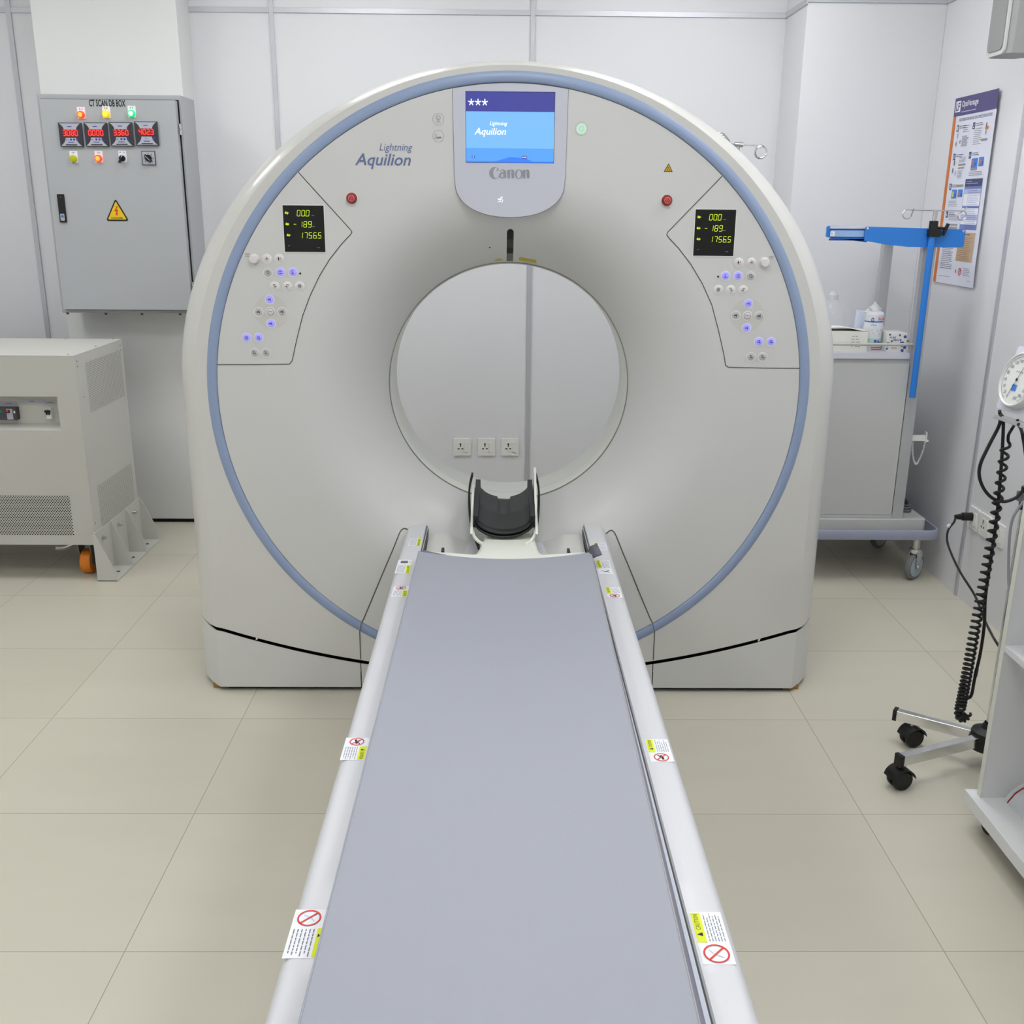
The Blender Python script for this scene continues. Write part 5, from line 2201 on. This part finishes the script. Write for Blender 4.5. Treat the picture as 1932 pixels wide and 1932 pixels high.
b.box(1.83, 1.862, 3.74, 3.80, 2.10, 2.24, SPK)
b.build('wall_mount', sp)

# ================================================================== PLUG AND CORD
pc = thing('mains_cable', (1.85, 3.768, .347), 'black mains cord plugged into the right wall socket, running down behind the shelf cart', 'cable')
b = MB()
b.cyl((1.852, 3.775, .352), (1.815, 3.775, .352), .017, BLACK, 8)
b.cyl((1.815, 3.775, .352), (1.785, 3.770, .352), .013, BLACK, 10, r1=.009)
b.build('plug', pc, bevel=.002)
b = MB()
cpts = [Vector((1.786, 3.770, .352))]
for px, py, X in ((1800, 985, 1.76), (1789, 1000, 1.73), (1787, 1020, 1.70), (1795, 1045, 1.69), (1812, 1080, 1.68), (1840, 1125, 1.66), (1858, 1170, 1.60), (1870, 1195, 1.55), (1884, 1218, 1.50)):
    cpts.append(atx(px, py, X))
lastp = cpts[-1]
cpts += [lastp + Vector((.03, -.1, -.06)), Vector((lastp.x + .05, lastp.y - .2, .006)), Vector((lastp.x + .12, lastp.y - .35, .006))]
for p in cpts:
    p.z = max(p.z, .006)
b.tube(smooth_path(cpts, 6), .0042, RUB, 8)
b.build('cord', pc)
b = MB()
p = atx(1790, 991, 1.735)
b.cyl(p + Vector((.004, 0, .004)), p + Vector((-.004, 0, -.006)), .0056, STK, 8)
b.box(p.x - .001, p.x + .001, p.y - .008, p.y + .006, p.z - .022, p.z - .006, STK)
b.build('tag', pc, label='white paper tag')

# ================================================================== BLOOD PRESSURE STAND
HXb, HYb = 1.372, 2.520
bp = thing('blood_pressure_stand', (HXb, HYb, 0), 'chrome rolling stand carrying a round blood pressure dial at the right edge', 'blood pressure monitor')
b = MB()
b.cyl((HXb, HYb, .10), (HXb, HYb, .98), .0105, CHROME, 16)
b.build('pole', bp)
b = MB()
b.lathe([(.048, .058), (.050, .085), (.044, .108), (.022, .118), (.014, .135)], XY(HXb, HYb, 0), BLACK, 24)
b.lathe([(0, .058), (.048, .058)], XY(HXb, HYb, 0), BLACK, 24)
b.build('hub', bp)
ends = [(1.163, 2.662), (1.076, 2.400)]
dirs = []
for e in ends:
    v = Vector((e[0] - HXb, e[1] - HYb, 0))
    dirs.append((v.normalized(), v.length))
for ang in (-78, -8, 40):
    dirs.append((Vector((cos(radians(ang)), sin(radians(ang)), 0)), .20 if ang == -78 else .27))
for v, ln in dirs:
    n = Vector((-v.y, v.x, 0))
    b = MB()
    a = Vector((HXb, HYb, 0)) + v * .03
    e = Vector((HXb, HYb, 0)) + v * (ln - .006)
    for z0, z1, hw_ in ((.070, .100, .0115),):
        vs = [a - n * hw_, e - n * hw_, e + n * hw_, a + n * hw_]
        vs = [Vector((p.x, p.y, z0)) for p in vs] + [Vector((p.x, p.y, z1)) for p in vs]
        b.add(vs, [(3, 2, 1, 0), (4, 5, 6, 7), (0, 1, 5, 4), (1, 2, 6, 5), (2, 3, 7, 6), (3, 0, 4, 7)], CHROME)
    leg = b.build('leg', bp, bevel=.0015)
    b = MB()
    c = Vector((HXb, HYb, 0)) + v * ln
    f2 = Fr(c + Vector((0, 0, .085)), n, (0, 0, 1))
    b.prism([(-.013, -.0165), (.013, -.0165), (.013, .0165), (-.013, .0165)], f2, -.008, .003, BLACK)
    b.build('end_cap', leg)
    # twin-wheel caster
    cc_ = Vector((HXb, HYb, 0)) + v * (ln - (.055 if v.y > 0 else .012))
    ax = (v * .35 + n * .94).normalized()
    if v.x < 0:
        ax = Vector((.25, -.97, 0)).normalized()
    q = Vector((-ax.y, ax.x, 0))
    b = MB()
    for s_ in (-1, 1):
        fw = Fr(Vector((cc_.x, cc_.y, .029)) + ax * (s_ * .013), q, (0, 0, 1))
        if fw.n.dot(ax) < 0:
            fw = Fr(fw.o, -q, (0, 0, 1))
        b.lathe([(0, -.008), (.025, -.008), (.029, -.004), (.029, .004), (.025, .008), (0, .008)], fw, BLACK, 24)
    b.build('caster_wheel', leg)
    b = MB()
    fw = Fr(Vector((cc_.x, cc_.y, .029)), q, (0, 0, 1))
    b.lathe([(.031, -.026), (.034, -.024), (.034, .024), (.031, .026)], fw, BLACK, 14, 0.15, pi - .15)
    b.cyl((cc_.x, cc_.y, .055), (cc_.x, cc_.y, .072), .008, STEEL, 10)
    b.build('caster_hood', leg)
# dial plate; plane solved from two edge directions
upv = Vector((.25, -.15, 1.0))
ed = Vector((.10, -1, 0)).normalized()
upv = (upv - ed * upv.dot(ed)).normalized()
P0 = aty(1924, 720, 2.45) + Vector((.012, 0, 0)) - ed * .075 - upv * .080
fdl = Fr(P0, ed, upv)
fdl_n = fdl.n
PWd, PHd = .150, .160
b = MB()
b.prism(rrect(0, PWd, 0, PHd, .008), fdl, -.012, 0, mat('dial_plate', (222, 222, 234), .4))
dpl = b.build('dial_plate', bp, bevel=.002)
fdc = fdl.at(PWd * .5, PHd * .50)
b = MB()
b.lathe([(.069, 0), (.070, .018), (.067, .023), (.064, .024), (.061, .020)], fdc, mat('dial_bezel', (216, 218, 218), .35), 48)
b.build('dial_bezel', dpl)
b = MB()
b.disc(0, 0, .0612, fdc, .020, DIALF, 48)
b.ring(0, 0, .0568, .0576, fdc, .0205, INK, 48, 1, radians(-60), radians(240))
for i in range(61):
    t = radians(240) - radians(300) * i / 60
    r0 = .0535 if i % 5 == 0 else .0552
    b.line([(r0 * cos(t), r0 * sin(t)), (.0576 * cos(t), .0576 * sin(t))], .0008, fdc, .0208, INK)
for i in range(16):
    vv = i * 20
    t = radians(250) - radians(320) * i / 15
    s_ = str(vv)
    w = .0036 * len(s_)
    b.text(s_, .0462 * cos(t) - w / 2 * 1.3, .0462 * cos(t) + w / 2 * 1.3, .0462 * sin(t) - .004, .0462 * sin(t) + .004, fdc, .0209, INK)
b.line([(-.016, -.045), (.012, .036)], .0014, fdc, .0222, INKB)
b.disc(0, 0, .004, fdc, .0226, INKB, 12)
b.rect(-.010, .008, -.028, -.012, fdc, .0212, POSTB)
b.text('mmHg', -.014, .014, .016, .022, fdc, .0212, INK)
b.build('dial_face', dpl)
b = MB()
b.box(.020, .20, -.026, -.014, -.030, .010, mat('basket_grey', (190, 190, 192), .4, .2), fdl)
b.build('tray_bracket', bp, bevel=.002)
b = MB()
pc_ = fdl(.09, .06, -.012)
b.cyl(pc_, (HXb, HYb, .96), .010, GREYM, 10)
b.build('dial_arm', bp)
b = MB()
b.box(HXb - .018, HXb + .018, HYb - .018, HYb + .018, .775, .800, RUBG)
b.cyl((HXb, HYb, .755), (HXb, HYb, .815), .016, BLACK, 12)
b.build('pole_collar', bp)
# hoses
YH = 2.50


def hp(px, py, Y=YH):
    return aty(px, py, Y)


ctr = smooth_path([hp(1898, 838), hp(1893, 870), hp(1886, 920), hp(1876, 985), hp(1866, 1045), hp(1852, 1120), hp(1838, 1195), hp(1826, 1262), hp(1817, 1310), hp(1811, 1340)], 12)
# arc-length resample with coil pitch tightening towards the bottom
cum = [0]
for i in range(1, len(ctr)):
    cum.append(cum[-1] + (ctr[i] - ctr[i - 1]).length)
tot = cum[-1]


def along(s_):
    s_ = min(max(s_, 0), tot)
    k = min(bisect.bisect_left(cum, s_), len(cum) - 1)
    if k == 0:
        return ctr[0], (ctr[1] - ctr[0]).normalized()
    t = (s_ - cum[k - 1]) / max(cum[k] - cum[k - 1], 1e-9)
    return ctr[k - 1].lerp(ctr[k], t), (ctr[k] - ctr[k - 1]).normalized()


pts = smooth_path([fdl(.115, -.012, .008), hp(1912, 805), hp(1903, 820), hp(1902, 832)], 5)
s_ = 0
ph = 0.0
while s_ < tot:
    p, t = along(s_)
    u = Vector((1, 0, 0)) - t * t.x
    u.normalize()
    v = t.cross(u)
    fr_ = s_ / tot
    rad = .0098 + .0018 * fr_
    pts.append(p + u * (rad * cos(ph)) + v * (rad * sin(ph)))
    pitch = .030 * (1 - fr_) + .0120 * fr_
    if fr_ > .6:
        pitch = max(.0098, pitch - .003 * (fr_ - .6) / .4)
    ph += 2 * pi / 12
    s_ += pitch / 12
# turn back up
pe = pts[-1]
loop = []
cb_ = hp(1817, 1345)
for k in range(6 * 10):
    a = -pi * k / 60
    base_ = cb_ + Vector((-.011 * cos(a) - 0.0, 0, .016 * sin(a)))
    a2 = ph + k * .55
    loop.append(base_ + Vector((-.0095 * cos(a) * cos(a2), .0115 * sin(a2), .0095 * sin(a) * cos(a2))))
pts += loop
b = MB()
b.tube(pts, .0039, RUB, 7)
coil = b.build('coiled_hose', bp, angle=80)
b = MB()
st = smooth_path([hp(1820, 1318), hp(1832, 1313), hp(1838, 1285), hp(1843, 1262), hp(1850, 1230), hp(1857, 1180), hp(1859, 1130), hp(1867, 1070), hp(1880, 980), hp(1889, 880), hp(1893, 800), fdl(.05, -.012, .012)], 8)
b.tube(st, .0044, RUB, 8)
b.tube([hp(1843, 1262), hp(1840, 1276)], .0052, RUB, 8)
b.build('straight_hose', bp)
b = MB()
st = smooth_path([fdl(.045, -.004, .016), hp(1886, 800), hp(1866, 840), hp(1850, 875), hp(1848, 900), hp(1858, 925), hp(1876, 942), hp(1897, 946), hp(1918, 938), hp(1930, 925)], 8)
b.tube(st, .0044, RUB, 8)
st = smooth_path([fdl(.13, -.02, .012), hp(1928, 815), hp(1934, 850), hp(1940, 900)], 6)
b.tube(st, .0044, RUB, 8)
b.build('looped_hose', bp)
b = MB()
st = smooth_path([hp(1932, 945, 2.42), hp(1912, 975, 2.42), hp(1905, 1010, 2.42), hp(1903, 1060, 2.42), hp(1904, 1110, 2.40), hp(1915, 1150, 2.36), hp(1932, 1178, 2.30), hp(1950, 1195, 2.27)], 8)
b.tube(st, .0036, GREYC, 8)
tag(b.build('grey_cord'), 'thin grey cord hanging in front of the shelf cart end panel', 'cord')

# ================================================================== SHELF CART
sh = thing('shelf_cart', (1.4, 1.85, 0), 'white laminate open shelf cart on casters at the right edge', 'shelf cart')
SX0, SX1, SY1, SY0 = 1.182, 1.60, 2.240, 1.20
b = MB()
b.box(SX0, SX1, SY0, SY1, .064, .098, SHELF)
b.build('base_board', sh, bevel=.0015)
b = MB()
b.box(1.204, SX1 - .02, 2.200, 2.216, .098, 1.02, SHELF)
b.box(1.2025, 1.2045, 2.199, 2.217, .098, 1.02, SHELFE)
b.build('end_panel', sh)
b = MB()
b.box(1.204, SX1 - .02, 1.215, 1.231, .098, 1.02, SHELF)
b.build('end_panel', sh)
b = MB()
b.box(1.204, SX1 - .02, 1.231, 2.200, .495, .512, SHELF)
b.build('middle_shelf', sh, bevel=.001)
b = MB()
b.box(1.19, SX1, 1.20, 2.23, 1.02, 1.037, SHELF)
b.build('top_board', sh, bevel=.001)
b = MB()
b.box(SX1 - .02, SX1 - .006, 1.215, 2.216, .098, 1.02, SHELF)
b.build('back_panel', sh)
for (x, y) in ((1.236, 2.195), (1.236, 1.95 + .02), (1.236, 1.26), (1.55, 2.18), (1.55, 1.26)):
    b = MB()
    f = Fr((x, y, .022), (0, 1, 0), (0, 0, 1))
    b.lathe([(0, -.013), (.018, -.013), (.022, -.008), (.022, .008), (.018, .013), (0, .013)], f, RUB, 20)
    b.build('caster_wheel', sh)
    b = MB()
    b.box(x - .016, x + .016, y - .016, y + .016, .058, .064, STEEL)
    b.box(x - .018, x - .0155, y - .008, y + .008, .020, .060, STEEL)
    b.box(x + .0155, x + .018, y - .008, y + .008, .020, .060, STEEL)
    b.build('caster_fork', sh)
# bag on the base board
bg = thing('zip_bag', (1.34, 2.05, .098), 'clear plastic zip bag with a red seal lying on the cart base', 'plastic bag')
b = MB()


def bag(u, v_):
    x = 1.255 + .26 * u
    y = 2.185 - .30 * v_
    z = .101 + .075 * (sin(pi * u) ** .6) * (1 - v_) ** 1.3 + .012 * sin(u * 17 + v_ * 9) * sin(pi * v_) * sin(pi * u) + .012 * sin(pi * v_) * sin(pi * u)
    return (x + .02 * v_, y, max(z, .1))


b.grid(bag, 20, 16, BAGM)
b.build('bag_film', bg, angle=50)
b = MB()
b.tube([Vector(bag(i / 16, .05)) + Vector((0, 0, .002)) for i in range(17)], .0018, mat('zip_red', (150, 24, 34), .5), 6)
b.build('zip_seal', bg, label='dark red zip strip')
o = crumple(1.34, 2.07, .101, .055, .05, .03, 4, STK, 'bag_contents', bg)

# ================================================================== VIEW
w = D.worlds.new('world')
w.use_nodes = True
w.node_tree.nodes['Background'].inputs[0].default_value = (0.8, 0.85, 1, 1)
w.node_tree.nodes['Background'].inputs[1].default_value = 0.05
S.world = w
S.view_settings.view_transform = 'Standard'
S.view_settings.look = 'None'
S.view_settings.exposure = 0.10
S.view_settings.gamma = 1
S.view_settings.use_curve_mapping = False
